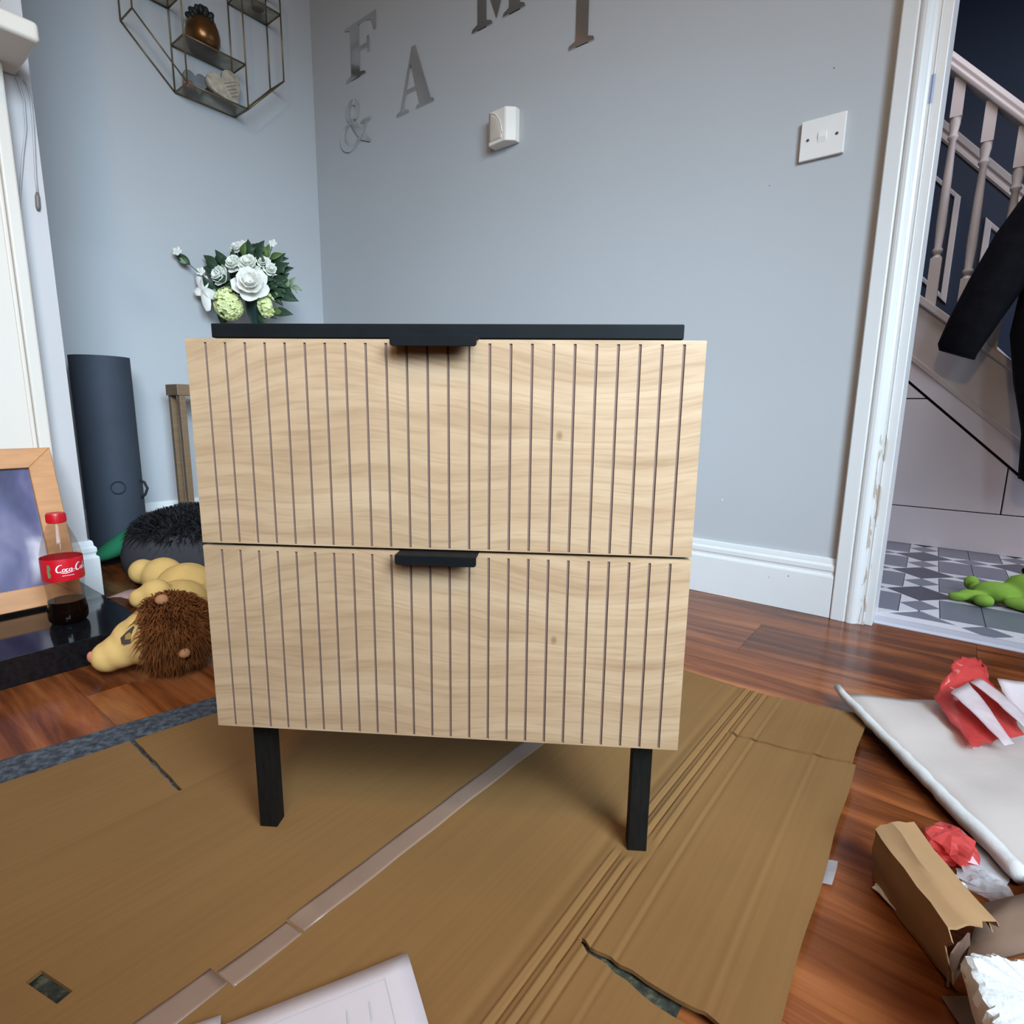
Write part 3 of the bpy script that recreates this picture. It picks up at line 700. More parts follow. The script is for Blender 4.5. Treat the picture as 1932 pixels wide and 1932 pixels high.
# script lettering wrapped round the label; u along the circumference, v up (metres)
A0 = math.atan2(-1.576 + 1.258, 2.327 - 0.900)      # direction to the viewer
def wrap(mb, quads, u0, v0, sc, r=0.0363):
    for qd in quads:
        vs = []
        for (x, y) in qd:
            a = A0 + (u0 + x * sc) / r; vs.append((r * math.cos(a), r * math.sin(a), v0 + y * sc))
        mb.add(vs, [(0, 1, 2, 3)])
sh = lambda P: [(x + 0.28 * y, y) for x, y in P]
strokes = []
def bigC(x): return [(x + px, py) for px, py in arc(0.42, 0.55, 0.40, 0.55, 60, 320, 18)], [0.03 + 0.17 * math.sin(PI * i / 18) for i in range(19)]
def oo(x): return [(x + px, py) for px, py in arc(0.20, 0.24, 0.17, 0.22, 90, 450, 16)], [0.05 + 0.08 * abs(math.sin(PI * i / 8)) for i in range(17)]
def cc(x): return [(x + px, py) for px, py in arc(0.22, 0.24, 0.18, 0.22, 60, 330, 14)], [0.04 + 0.10 * math.sin(PI * i / 14) for i in range(15)]
for S in (bigC(0.0), oo(0.78), cc(1.20), oo(1.62), ([(1.98, 0.46), (1.96, 0.1), (2.04, 0.02), (2.14, 0.10)], [0.10, 0.11, 0.08, 0.03]), ([(2.20, 0.24), (2.36, 0.26)], [0.07, 0.07]),
          bigC(2.48), oo(3.26), ([(3.62, 0.1), (3.78, 0.6), (3.88, 1.0), (3.80, 1.05), (3.74, 0.6), (3.74, 0.1), (3.82, 0.02), (3.92, 0.1)], 0.08), oo(4.0), ([(4.36, 0.46), (4.34, 0.1), (4.42, 0.02), (4.52, 0.12)], [0.10, 0.11, 0.08, 0.03]),
          ([(0.5, -0.02), (0.9, -0.16), (1.4, -0.20), (2.0, -0.12), (2.5, -0.02)], [0.02, 0.09, 0.12, 0.07, 0.02])):
    strokes += ribbon(sh(S[0]), S[1])
q = MB(); wrap(q, strokes, -0.0125, 0.114, 0.0135)
wrap(q, [((i * 0.22, 0), (i * 0.22 + 0.16, 0), (i * 0.22 + 0.16, 0.10), (i * 0.22, 0.10)) for i in range(9)], -0.002, 0.1055, 0.0105)
part('label_lettering', q, M_labelwhite, lab)
q = MB(); wrap(q, ribbon([(0.0, 0.0), (0.05, 0.5), (-0.05, 1.0), (0.1, 1.5), (0.0, 2.0)], [0.35, 0.5, 0.4, 0.55, 0.4]), -0.0245, 0.103, 0.0135); part('label_picture', q, M_labelgreen, lab)

# ------------------------------------------------------------------ alcove: yoga mat, console table, flowers, wall shelf
ym = thing('yoga_mat', 'rolled slate blue exercise mat standing upright in the alcove', 'exercise mat', (0.150, -0.930, 0.0))
q = MB(); sp_ = []
NT_, TH = 150, 0.0075
inner = []; outer = []
for i in range(NT_ + 1):
    a = 2 * PI * 5.2 * i / NT_ + 1.2; r = 0.028 + 0.0096 * 5.2 * i / NT_
    inner.append(((r) * math.cos(a), (r) * math.sin(a))); outer.append(((r + TH) * math.cos(a), (r + TH) * math.sin(a)))
for i in range(NT_):
    q.add([(*inner[i], 0), (*inner[i + 1], 0), (*outer[i + 1], 0), (*outer[i], 0), (*inner[i], 0.655), (*inner[i + 1], 0.655), (*outer[i + 1], 0.655), (*outer[i], 0.655)],
          [(0, 3, 2, 1), (4, 5, 6, 7), (3, 7, 6, 2), (0, 1, 5, 4)])
o = part('mat_roll', q, M_mat, ym, merge=0.00005); smooth_auto(o, 50)
vd = Vector((0.83, -0.56, 0)); rd = Vector((0.56, 0.83, 0))      # towards viewer, viewer's right
q = MB(); q.tube([tuple(rd * x + vd * d + Vector((0, 0, z))) for x, d, z in ((0.078, 0.010, 0.262), (0.094, 0.012, 0.252), (0.102, 0.014, 0.232), (0.094, 0.014, 0.212), (0.080, 0.012, 0.200))], 0.0045, 8); part('carry_loop', q, M_matstrap, ym, smooth=True)
q = MB()
for k in range(28):
    a0, a1 = 2 * PI * k / 28, 2 * PI * (k + 1) / 28
    qd = []
    for a, rr in ((a0, 0.021), (a1, 0.021), (a1, 0.018), (a0, 0.018)):
        th = math.atan2(vd.y, vd.x) + (0.040 + rr * math.cos(a)) / 0.0870
        qd.append((0.0876 * math.cos(th), 0.0876 * math.sin(th), 0.245 + rr * math.sin(a)))
    q.add(qd, [(0, 1, 2, 3)])
part('embossed_ring', q, M_matstrap, ym)

tb = thing('console_table', 'brown narrow wooden console table in the corner behind the cabinet', 'table', (0.165, -0.42, 0))
q = MB(); q.box(-0.045, 0.050, -0.312, 0.35, 0.540, 0.578); part('tabletop', q, M_tablewood, tb, bevel=0.002)
for x in (-0.043, 0.028):
    for y in (-0.306, 0.325):
        q = MB(); q.box(x, x + 0.02, y, y + 0.02, 0.0, 0.540); part('leg', q, M_tablewood, tb, bevel=0.0015)

fl = thing('flower_arrangement', 'white rose and green hydrangea arrangement in a dark green vase', 'flowers', (0.17, -0.41, 0.578), math.atan2(0.616, 0.788))
q = MB(); q.lathe([(0.045, 0.0), (0.048, 0.006), (0.030, 0.014), (0.014, 0.05), (0.012, 0.14), (0.015, 0.225), (0.022, 0.262), (0.030, 0.272), (0.034, 0.30), (0.038, 0.36), (0.034, 0.36), (0.028, 0.30), (0.0, 0.28)], 32); o = part('vase', q, M_vase, fl); smooth_auto(o, 50)
def petal(mb, c, nrm, up, L, Wd, cup=0.3, n=5, m=5, mi=0):
    nrm = Vector(nrm).normalized(); up = Vector(up); up = (up - nrm * up.dot(nrm)).normalized(); sd = up.cross(nrm)
    P = []
    for i in range(n):
        t = i / (n - 1); wd = Wd * math.sin(PI * (0.14 + 0.74 * t)) ** 0.75
        row_ = []
        for j in range(m):
            s = (j / (m - 1) - 0.5) * 2
            row_.append(Vector(c) + up * L * t + sd * wd * 0.5 * s + nrm * (cup * L * (t * t - 0.25 * t + 0.45 * s * s) ))
        P.append(row_)
    o0 = [p for r_ in P for p in r_]
    mb.add(o0, [(i * m + j, (i + 1) * m + j, (i + 1) * m + j + 1, i * m + j + 1) for i in range(n - 1) for j in range(m - 1)], mi)
def rose(nm, c, face, R, m, layers=((5, 1.0, 0.15), (5, 0.75, 0.55), (4, 0.5, 0.9), (3, 0.28, 1.3)), tilt=0.0):
    q = MB(); face = Vector(face).normalized()
    a1 = face.cross(Vector((0, 0, 1))).normalized(); a2 = a1.cross(face)
    for li, (k, rr, lift) in enumerate(layers):
        for i in range(k):
            a = 2 * PI * (i + 0.37 * li) / k + random.uniform(-0.15, 0.15)
            d = a1 * math.cos(a) + a2 * math.sin(a)
            upv = d * rr + face * lift * 0.8
            petal(q, Vector(c) + d * R * 0.10 * rr + face * (0.18 * R * li), -d * lift + face * (1.0), upv, R * (0.55 + 0.45 * rr), R * 1.05 * (0.45 + 0.55 * rr), 0.28)
    q.ell(Vector(c) + face * R * 0.35, (R * 0.22, R * 0.22, R * 0.22), nu=10, nv=6)
    o = part(nm, q, m, fl, smooth=True)
    sd = o.modifiers.new('t', 'SOLIDIFY'); sd.thickness = 0.0012
    return o
rose('rose', (0.024, -0.075, 0.358), (0.30, -1, 0.30), 0.062, M_rose)
for c, R, f in (((-0.046, -0.03, 0.440), 0.036, (-0.2, -1, 0.4)), ((0.008, -0.035, 0.436), 0.040, (0.1, -1, 0.5)), ((0.048, -0.02, 0.446), 0.030, (0.4, -1, 0.4)), ((0.073, -0.02, 0.430), 0.026, (0.6, -0.9, 0.2)), ((-0.100, -0.03, 0.402), 0.036, (-0.4, -1, 0.1))):
    rose('bloom', c, f, R, M_bloom)
rose('bloom', (-0.042, -0.02, 0.500), (-0.1, -1, 0.6), 0.024, M_rose)
def hydr(c, R, N):
    q = MB()
    for i in range(N):
        v = Vector(np.random.normal(0, 1, 3)).normalized()
        if v.y > 0.35: continue
        p = Vector(c) + Vector((v.x * R[0], v.y * R[1], v.z * R[2])); a1 = v.cross(Vector((0.2, 0.1, 1))).normalized(); a2 = a1.cross(v); ph = random.uniform(0, PI)
        for k in range(4):
            d = a1 * math.cos(ph + k * PI / 2) + a2 * math.sin(ph + k * PI / 2)
            petal(q, p, v, d, 0.013, 0.013, 0.35, 3, 3)
    q.ell(c, tuple(r * 0.85 for r in R), nu=12, nv=8)
    o = part('hydrangea', q, M_hyd, fl, smooth=True); return o
hydr((-0.074, -0.055, 0.302), (0.046, 0.044, 0.054), 120)
hydr((0.062, -0.045, 0.300), (0.024, 0.03, 0.040), 46)
# leaves: three shared meshes, each leaf its own part
def leaf_mesh(nm, L, Wd, m, lobes=0):
    q = MB(); n = 7
    P = []
    for i in range(n):
        t = i / (n - 1); wd = Wd * (math.sin(PI * t ** 0.8) if not lobes else math.sin(PI * t ** 0.7) * (1 + 0.35 * math.cos(lobes * 2 * PI * t))) + 0.0006
        P.append([(-wd / 2, L * t, 0.10 * L * math.sin(PI * t) + 0.12 * wd), (0, L * t, 0.10 * L * math.sin(PI * t)), (wd / 2, L * t, 0.10 * L * math.sin(PI * t) + 0.12 * wd)])
    q.slab(P, 0.0008, d=(0, 0, -1)); return q.mesh(nm, m, smooth=True)
LM = [leaf_mesh('leaf', 0.062, 0.030, M_leaf), leaf_mesh('leaf', 0.070, 0.046, M_leaf, 2), leaf_mesh('leaf', 0.055, 0.026, M_leaf2), leaf_mesh('leaf', 0.040, 0.020, M_leaf3), leaf_mesh('leaf', 0.085, 0.036, M_leaf)]
def leaf(k, p, d, nrm=(0, -1, 0.25), s=1.0):
    d = Vector(d).normalized(); nn = Vector(nrm); nn = (nn - d * nn.dot(d)).normalized(); x = d.cross(nn)
    o = link('leaf', LM[k], fl); Mx = Matrix((x, d, nn)).transposed().to_4x4() @ Matrix.Scale(s, 4); Mx.translation = Vector(p); o.matrix_local = Mx; return o
LV = [(1, (0.0, -0.01, 0.47), (-0.1, 0, 1)), (1, (0.02, -0.01, 0.475), (0.5, -0.1, 0.8)), (0, (0.0, -0.01, 0.46), (0.9, 0, 0.6)), (2, (0.06, -0.01, 0.47), (0.2, 0, 1)), (2, (0.065, -0.015, 0.475), (-0.5, 0, 0.9)),
      (2, (0.07, -0.01, 0.47), (0.9, 0, 0.35)), (0, (-0.05, -0.01, 0.45), (-0.3, 0, 1)), (0, (-0.06, 0, 0.43), (-0.7, 0, 0.8)), (2, (-0.02, -0.03, 0.47), (0.3, -0.2, 0.9)),
      (1, (0.085, -0.015, 0.42), (0.8, 0, 0.5)), (1, (0.07, -0.01, 0.39), (0.9, -0.1, 0.1)), (1, (0.08, -0.01, 0.40), (0.5, 0, -0.6)), (0, (0.06, -0.02, 0.36), (0.7, 0, 0.5)), (4, (0.05, 0.0, 0.37), (0.6, 0, -0.7)),
      (0, (-0.13, -0.01, 0.38), (-0.3, 0, 1)), (0, (-0.115, -0.01, 0.39), (-0.55, 0, 0.8)), (4, (-0.11, -0.01, 0.34), (-0.35, 0, 0.9)), (0, (-0.12, -0.02, 0.35), (-0.8, 0, 0.3)), (0, (-0.09, -0.01, 0.42), (-0.2, 0, 1)),
      (0, (-0.05, -0.04, 0.38), (-0.4, -0.2, -0.6)), (4, (-0.03, -0.03, 0.40), (-0.2, -0.2, -1)), (0, (-0.07, -0.04, 0.39), (-0.9, -0.1, 0.0)), (4, (-0.12, 0.0, 0.31), (-0.1, 0, -1)), (0, (-0.09, -0.02, 0.28), (-0.5, 0, -0.9)),
      (4, (0.075, -0.02, 0.280), (0.9, -0.2, -0.12)), (2, (0.07, -0.02, 0.285), (0.9, -0.3, -0.25)), (0, (0.03, -0.03, 0.28), (0.3, -0.1, -0.9)), (0, (0.035, -0.02, 0.285), (0.9, -0.1, -0.5)),
      (3, (0.075, -0.02, 0.37), (0.9, 0, 0.3)), (3, (0.085, -0.02, 0.355), (0.8, 0, -0.5)), (3, (0.135, 0, 0.378), (0.5, 0, 0.7)), (3, (0.140, 0, 0.375), (0.9, 0, -0.2)), (3, (0.130, 0, 0.372), (-0.2, 0, 0.9)),
      (3, (-0.245, 0, 0.455), (-0.8, 0, 0.35)), (0, (-0.235, 0, 0.450), (-0.75, 0, 0.55)), (3, (-0.15, -0.01, 0.37), (0.1, 0, -1)), (4, (0.01, -0.03, 0.40), (0.8, -0.1, -0.1)), (1, (0.03, 0.0, 0.40), (0.9, 0.1, 0.6))]
def AWAY(p):      # leftmost sprays lean forward, clear of the wall
    d = max(0.0, -p[0] - 0.12) * 0.55
    return (p[0] + (0.967 - p[0]) * d / 2.144, p[1] - d, p[2] - (p[2] + 0.074) * d / 2.144)
lr = random.Random(21)
for k in range(22):
    LV.append((lr.choice((0, 0, 4, 2, 3)), (lr.uniform(-0.15, -0.04), lr.uniform(-0.02, 0.02), lr.uniform(0.33, 0.45)), (lr.uniform(-0.9, 0.1), lr.uniform(-0.2, 0.1), lr.uniform(0.1, 1.0))))
for k in range(18):
    LV.append((lr.choice((0, 1, 1, 4, 2)), (lr.uniform(0.04, 0.10), lr.uniform(-0.02, 0.02), lr.uniform(0.33, 0.46)), (lr.uniform(0.0, 0.9), lr.uniform(-0.2, 0.1), lr.uniform(-0.5, 0.9))))
for k in range(10):
    LV.append((lr.choice((0, 1, 2)), (lr.uniform(-0.04, 0.06), lr.uniform(0.0, 0.02), lr.uniform(0.42, 0.475)), (lr.uniform(-0.6, 0.6), 0, 1.0)))
for k, p, d in LV: leaf(k, AWAY(p), d)
q = MB()
def stem(path, r=0.0016): q.tube([AWAY(p) for p in path], r, 6)
stem([(0, 0, 0.33), (-0.10, 0, 0.34), (-0.185, 0, 0.405), (-0.25, 0, 0.460), (-0.275, 0, 0.492)])
stem([(0, 0, 0.33), (0.08, -0.01, 0.35), (0.135, 0, 0.378), (0.180, 0, 0.362)], 0.0011)
stem([(0.135, 0, 0.378), (0.155, 0, 0.366), (0.160, 0, 0.352)], 0.0009)
stem([(0, 0, 0.34), (0.05, -0.01, 0.44), (0.079, 0, 0.522)]); stem([(0, 0, 0.34), (-0.02, -0.01, 0.44), (-0.038, 0, 0.518)])
stem([(0, 0, 0.34), (-0.08, -0.01, 0.36), (-0.14, -0.01, 0.43)]); stem([(0, 0, 0.34), (0.05, -0.02, 0.36), (0.09, -0.01, 0.42)]); stem([(0.01, 0, 0.345), (0.02, -0.03, 0.37)]); stem([(0.0, 0, 0.345), (-0.05, -0.03, 0.32)]); stem([(0.02, 0, 0.34), (0.05, -0.02, 0.30), (0.08, -0.02, 0.28)])
part('stems', q, M_stem, fl, smooth=True)
for c, R in (((-0.038, 0, 0.522), 0.018), ((-0.020, 0, 0.526), 0.014), ((0.080, 0, 0.528), 0.016), ((-0.281, 0, 0.497), 0.017), ((-0.195, -0.005, 0.425), 0.017)):
    q = MB(); c = AWAY(c)
    for k in range(5):
        a = 2 * PI * k / 5; d = Vector((math.cos(a), -0.3, math.sin(a))); petal(q, c, (0, -1, 0.3), d, R, R * 0.9, 0.2, 4, 3)
    o = part('small_flower', q, M_rose, fl, smooth=True); sd = o.modifiers.new('t', 'SOLIDIFY'); sd.thickness = 0.0008
q = MB()
for d, L in (((0.3, -0.1, -1), 0.085), ((-0.2, -0.2, 0.7), 0.06), ((0.75, -0.2, -0.45), 0.06), ((-0.5, -0.2, -0.2), 0.035), ((0.1, -0.4, 0.9), 0.05)):
    petal(q, (-0.168, -0.045, 0.352), (0, -1, 0.2), d, L, 0.034, 0.1, 5, 3)
o = part('lily', q, M_rose, fl, smooth=True); sd = o.modifiers.new('t', 'SOLIDIFY'); sd.thickness = 0.001

# geometric wall shelf
ws = thing('wall_shelf', 'brass wire geometric wall shelf with smoked glass levels', 'shelf', (0.0, -0.457, 1.595))
def S(x, y, z): return (x, y + 0.457, z - 1.595)
wires = []
YL, YR, YA, YB = -0.719, -0.200, -0.566, -0.352
ZB, ZM, ZS, ZUL, ZUR, ZT = 1.597, 1.747, 1.745, 1.858, 1.980, 2.17
q = MB()
def wire(a, c, r=0.0028): q.tube([S(*a), S(*c)], r, 8)
for x in (0.004, 0.104):
    wire((x, YL, ZM), (x, YA, ZB)); wire((x, YB, ZB), (x, YR, ZM + 0.006)); wire((x, YA, ZB), (x, YB, ZB))
    wire((x, YL, ZM), (x, YL, 2.07)); wire((x, YR, ZM + 0.006), (x, YR, 2.07)); wire((x, YL, 2.07), (x, YA, ZT + 0.05)); wire((x, YR, 2.07), (x, YB, ZT + 0.05)); wire((x, YA, ZT + 0.05), (x, YB, ZT + 0.05))
    wire((x, YA, ZB), (x, YA, ZT)); wire((x, YB, ZB), (x, YB, ZT)); wire((x, YA, ZS), (x, YB, ZS)); wire((x, YL, ZUL), (x, YA, ZUL)); wire((x, YB, ZUR), (x, YR, ZUR))
for y, z in ((YL, ZM), (YR, ZM + 0.006), (YA, ZB), (YB, ZB), (YA, ZS), (YB, ZS), (YL, ZUL), (YA, ZUL), (YB, ZUR), (YR, ZUR), (YL, 2.07), (YR, 2.07)): wire((0.004, y, z), (0.104, y, z))
part('wire_frame', q, M_brass, ws, smooth=True)
for y0, y1, z in ((YA, YB, ZB), (YA, YB, ZS), (YL, YA, ZUL), (YB, YR, ZUR)):
    q = MB(); q.add([], []); a = S(0.005, y0, z); c = S(0.103, y1, z); q.box(a[0], c[0], a[1], c[1], a[2] - 0.0015, a[2] + 0.0025); part('glass_level', q, M_smokeglass, ws)
def on_shelf(nm, label, cat, loc): return thing(nm, label, cat, loc)
pt = on_shelf('plant_pot', 'rounded copper pot with dark succulent on the middle glass shelf', 'plant pot', (0.056, -0.478, ZS + 0.0028))
q = MB(); q.lathe([(0.030, 0.0), (0.044, 0.006), (0.054, 0.026), (0.056, 0.048), (0.052, 0.072), (0.044, 0.090), (0.040, 0.093), (0.037, 0.090), (0.036, 0.080), (0.0, 0.080)], 40); o = part('pot', q, M_copper, pt); smooth_auto(o, 60)
q = MB()
for k in range(26):
    a = random.uniform(0, 2 * PI); e = random.uniform(0.15, 1.5); d = Vector((math.cos(a) * math.cos(e), math.sin(a) * math.cos(e), math.sin(e)))
    q.ell(Vector((0, 0, 0.088)) + Vector((d.x * 0.037, d.y * 0.037, d.z * 0.036)), (0.013, 0.010, 0.017), d.to_track_quat('Z', 'X'), 8, 6)
for a in (0.3, 1.9, 3.4, 5.2): q.ell((0.045 * math.cos(a), 0.045 * math.sin(a), 0.088), (0.009, 0.009, 0.009), nu=8, nv=6)
part('succulent', q, M_succ, pt, smooth=True)
def heart_poly(w_, n=36):
    P = []
    for i in range(n):
        t = 2 * PI * i / n; P.append((16 * math.sin(t) ** 3 / 32 * w_, (13 * math.cos(t) - 5 * math.cos(2 * t) - 2 * math.cos(3 * t) - math.cos(4 * t) + 17) / 32 * w_))
    return P
def heart(nm, label, loc, w_, m, roll, lean, yaw):
    o = MB(); o.prism(heart_poly(w_), 'x', -0.006, 0.006); ob = part(nm, o, m, None, bevel=0.002); smooth_auto(ob)
    ob.rotation_euler = (roll, lean, yaw); ob.location = loc; return tag(ob, label, 'ornament')
h1 = heart('heart_ornament', 'cream floral heart with printed lines on the bottom shelf', (0.066, -0.372, ZB + 0.004), 0.135, M_heart, 0.52, -0.16, 0.0)
q = MB()
for k in range(5): q.box(0.0062, 0.0068, -0.004, 0.045 - 0.004 * k, 0.080 - 0.011 * k, 0.0815 - 0.011 * k)
part('printed_line', q, M_kraftdark, h1)
h2 = heart('heart_ornament', 'plain grey heart behind the floral heart on the bottom shelf', (0.045, -0.500, ZB + 0.004), 0.085, M_heart2, 0.1, -0.2, 0.0)
q = MB(); q.lathe([(0.013, 0), (0.018, 0.006), (0.0185, 0.02), (0.016, 0.028), (0.012, 0.026), (0.0, 0.022)], 20); o = part('candle_holder', q, mat('dusky pink glass', srgb(150, 112, 104), 0.3, 0.1, 20), None, smooth=True); o.location = (0.05, -0.540, ZB + 0.0028); tag(o, 'small dusky pink candle holder at left of the bottom shelf', 'candle holder')
q = MB(); q.lathe([(0.016, 0), (0.022, 0.004), (0.024, 0.03), (0.020, 0.034), (0.0, 0.03)], 24); o = part('jar', q, mat('pale stone jar', srgb(140, 134, 122), 0.6, 0.1, 20), None, smooth=True); o.location = (0.055, -0.262, ZUR + 0.0028); tag(o, 'pale round jar on the upper right glass shelf', 'jar')

# ------------------------------------------------------------------ soft toys by the hearth
ln = thing('plush_lion', 'pale yellow plush lion with shaggy brown mane lying by the hearth', 'toy', (1.06, -1.12, 0.0))
LO = Vector((1.06, -1.12, 0))
V = lambda x, y, z: Vector((x, y, z)) - LO
rd = Vector((0.788, 0.616, 0)); bk = Vector((-0.616, 0.788, 0))
q = MB(); rot_b = Matrix.Rotation(math.atan2(0.788, -0.616) - PI / 2, 3, 'Z').to_quaternion()
q.ell(V(0.864, -1.013, 0.062), (0.066, 0.075, 0.060), rot_b); q.ell(V(0.965, -1.075, 0.056), (0.062, 0.085, 0.055), rot_b); q.ell(V(1.08, -1.125, 0.060), (0.05, 0.07, 0.05), rot_b)
q.ell(V(0.764, -1.025, 0.072), 0.050); q.ell(V(0.722, -1.056, 0.084), 0.033); q.ell(V(0.945, -1.006, 0.042), (0.040, 0.036, 0.040)); q.ell(V(0.972, -1.010, 0.026), 0.024)
q.ell(V(0.985, -1.120, 0.104), (0.034, 0.030, 0.027)); q.ell(V(0.972, -1.148, 0.092), 0.022)
body = link('body', blob_mesh('body', q, M_yellowplush, 0.005, 8), ln)
# head: rounded face with long muzzle
q = MB(); q.ell(V(1.165, -1.198, 0.072), (0.052, 0.050, 0.056)); q.ell(V(1.150, -1.222, 0.066), (0.040, 0.038, 0.044)); q.ell(V(1.142, -1.240, 0.052), (0.036, 0.036, 0.034)); q.ell(V(1.132, -1.258, 0.043), (0.030, 0.030, 0.030))
head = link('head', blob_mesh('head', q, M_yellowplush, 0.004, 6), ln)
q = MB(); q.ell(V(1.121, -1.282, 0.046), (0.011, 0.007, 0.011)); part('nose', q, M_pinkplush, ln, smooth=True, label='pink nose')
fd = (V(2.327, -1.576, 0.35) - V(1.15, -1.2, 0.08)).normalized()
def eye_poly(c, sc, thick, m, nm, poly):
    up = Vector((0.0, 0.0, 1)); up = (up - fd * up.dot(fd)).normalized(); sd_ = fd.cross(up) * -1
    vs = [c + (sd_ * x + up * y) * sc for x, y in poly]; vs2 = [v + fd * thick for v in vs]; n_ = len(poly)
    mb = MB(); mb.add(vs + vs2, [tuple(range(n_)), tuple(range(2 * n_ - 1, n_ - 1, -1))] + [(i, (i + 1) % n_, n_ + (i + 1) % n_, n_ + i) for i in range(n_)])
    return part(nm, mb, m, ln)
# mane
mc, mr = V(1.180, -1.166, 0.080), (0.073, 0.070, 0.074)
q = MB(); q.ell(mc, tuple(r * 0.88 for r in mr), nu=24, nv=14)
fwd_m = Vector((-0.55, -0.80, -0.12)).normalized()
P_, N_ = ell_pts(mc, tuple(r * 0.86 for r in mr), 9000)
keep = [(p, n_) for p, n_ in zip(P_, N_) if Vector(n_).dot(fwd_m) < 0.55 and p[2] > 0.004]
fur(q, [k[0] for k in keep], [k[1] for k in keep], 0.026, 0.0030, 0.45, 0.55, comb=(0.15, 0.1, -0.1))
q.v = [(x, y, max(z, 0.001)) for x, y, z in q.v]
part('mane', q, M_mane, ln, smooth=True, label='shaggy brown mane')
for c, s in (((1.198, -1.184, 0.148), 0.0115), ((1.256, -1.176, 0.056), 0.010)):
    q = MB(); q.ell(V(*c), (s, s, s * 0.9)); part('ear', q, M_paleplush, ln, smooth=True)
ec = V(1.1868, -1.2405, 0.0925)
EYE = (ec, fd)

q = MB(); q.slab([[(0.020 * i - 0.02, 0.016 * j - 0.03, 0.004 + 0.010 * math.sin(0.9 * i) * (1 if j else 0.6)) for j in range(4)] for i in range(4)], 0.002)
o = part('cloth_scrap', q, mat('dusty pink cloth', srgb(150, 118, 112), 0.9, 0.06, 20), None, smooth=True); o.location = (0.80, -1.125, 0.053); o.rotation_euler = (0, 0.0, 0.5); tag(o, 'dusty pink cloth corner between hearth and plush lion', 'cloth')

pu = thing('pouffe', 'dark grey round pouffe topped with shaggy black fur', 'pouffe', (0.578, -0.872, 0.0))
q = MB(); q.lathe([(0.11, 0.0), (0.155, 0.012), (0.178, 0.05), (0.180, 0.09), (0.168, 0.13), (0.14, 0.16), (0.0, 0.17)], 40); o = part('base', q, M_darkgrey, pu); smooth_auto(o, 60)
q = MB(); q.ell((0.0, 0.015, 0.140), (0.155, 0.160, 0.066), nu=32, nv=14)
P_, N_ = ell_pts((0.0, 0.015, 0.140), (0.155, 0.160, 0.066), 9000, -0.35)
fur(q, P_, N_, 0.034, 0.0032, 0.45, 0.6); part('fur_cover', q, M_blackfur, pu, smooth=True, label='shaggy black fur')
q = MB(); q.ell((0, 0, 0), (0.050, 0.155, 0.034), nu=28, nv=16)
o = part('cushion', q, M_green, None, smooth=True); o.location = (0.290, -0.905, 0.098); o.rotation_euler = (0.42, 0.0, 0.0); tag(o, 'green cushion half hidden behind the black fur pouffe', 'cushion')

# ------------------------------------------------------------------ wall letters, sensor, switch
def letter(nm, label, pieces, x0, z0, sx, sz):
    q = MB()
    for k, poly in enumerate(pieces): q.prism([(x * sx, z * sz) for x, z in poly], 'y', -0.0035 - 0.00012 * k, -0.0005)
    o = part(nm, q, M_letter, None); o.location = (x0, 0, z0); return tag(o, label, 'letter', 'mirrored wall letters')
rc = lambda x0, x1, z0, z1: [(x0, z0), (x1, z0), (x1, z1), (x0, z1)]
letter('wall_letter', 'silver mirrored letter F on the grey wall beside the corner', [rc(0.18, 0.46, 0, 1), [(0.0, 0), (0.64, 0), (0.62, 0.05), (0.46, 0.09), (0.18, 0.09), (0.02, 0.05)], [(0.02, 1), (0.46, 1), (0.46, 0.92), (0.18, 0.92), (0.03, 0.96)],
        [(0.46, 1), (1.0, 1), (0.98, 0.68), (0.94, 0.68), (0.84, 0.90), (0.66, 0.94), (0.46, 0.94)], rc(0.46, 0.72, 0.46, 0.53), [(0.72, 0.36), (0.77, 0.36), (0.77, 0.64), (0.72, 0.64)]], 0.230, 1.787, 0.195, 0.190)
letter('wall_letter', 'silver mirrored letter A below and right of the F', [[(0.0, 0), (0.34, 0), (0.33, 0.04), (0.22, 0.07), (0.10, 0.07), (0.0, 0.04)], [(0.10, 0.05), (0.19, 0.05), (0.50, 0.98), (0.44, 0.98)], [(0.44, 1.0), (0.54, 1.0), (0.93, 0.05), (0.64, 0.05), (0.42, 0.74)],
        [(0.54, 0), (1.0, 0), (1.0, 0.04), (0.93, 0.07), (0.66, 0.07), (0.55, 0.04)], rc(0.28, 0.66, 0.30, 0.36)], 0.529, 1.583, 0.198, 0.205)
letter('wall_letter', 'silver mirrored letter M cut off by the top of the picture', [rc(0.10, 0.28, 0, 1), [(-0.02, 0), (0.40, 0), (0.38, 0.05), (0.28, 0.09), (0.10, 0.09), (0.0, 0.05)], [(0.10, 1), (0.28, 1), (0.56, 0.25), (0.48, 0.05)], [(0.48, 0.05), (0.56, 0.25), (0.80, 1), (0.72, 1)],
        rc(0.72, 0.92, 0, 1), [(0.60, 0), (1.02, 0), (1.0, 0.05), (0.92, 0.09), (0.72, 0.09), (0.62, 0.05)]], 0.912, 1.728, 0.213, 0.20)
letter('wall_letter', 'silver mirrored letter I at the top, right of the M', [rc(0.28, 0.76, 0, 1), [(0.0, 0), (1.0, 0), (0.97, 0.045), (0.76, 0.08), (0.28, 0.08), (0.03, 0.045)], [(0.0, 1), (1.0, 1), (0.97, 0.955), (0.76, 0.92), (0.28, 0.92), (0.03, 0.955)]], 1.291, 1.552, 0.087, 0.205)
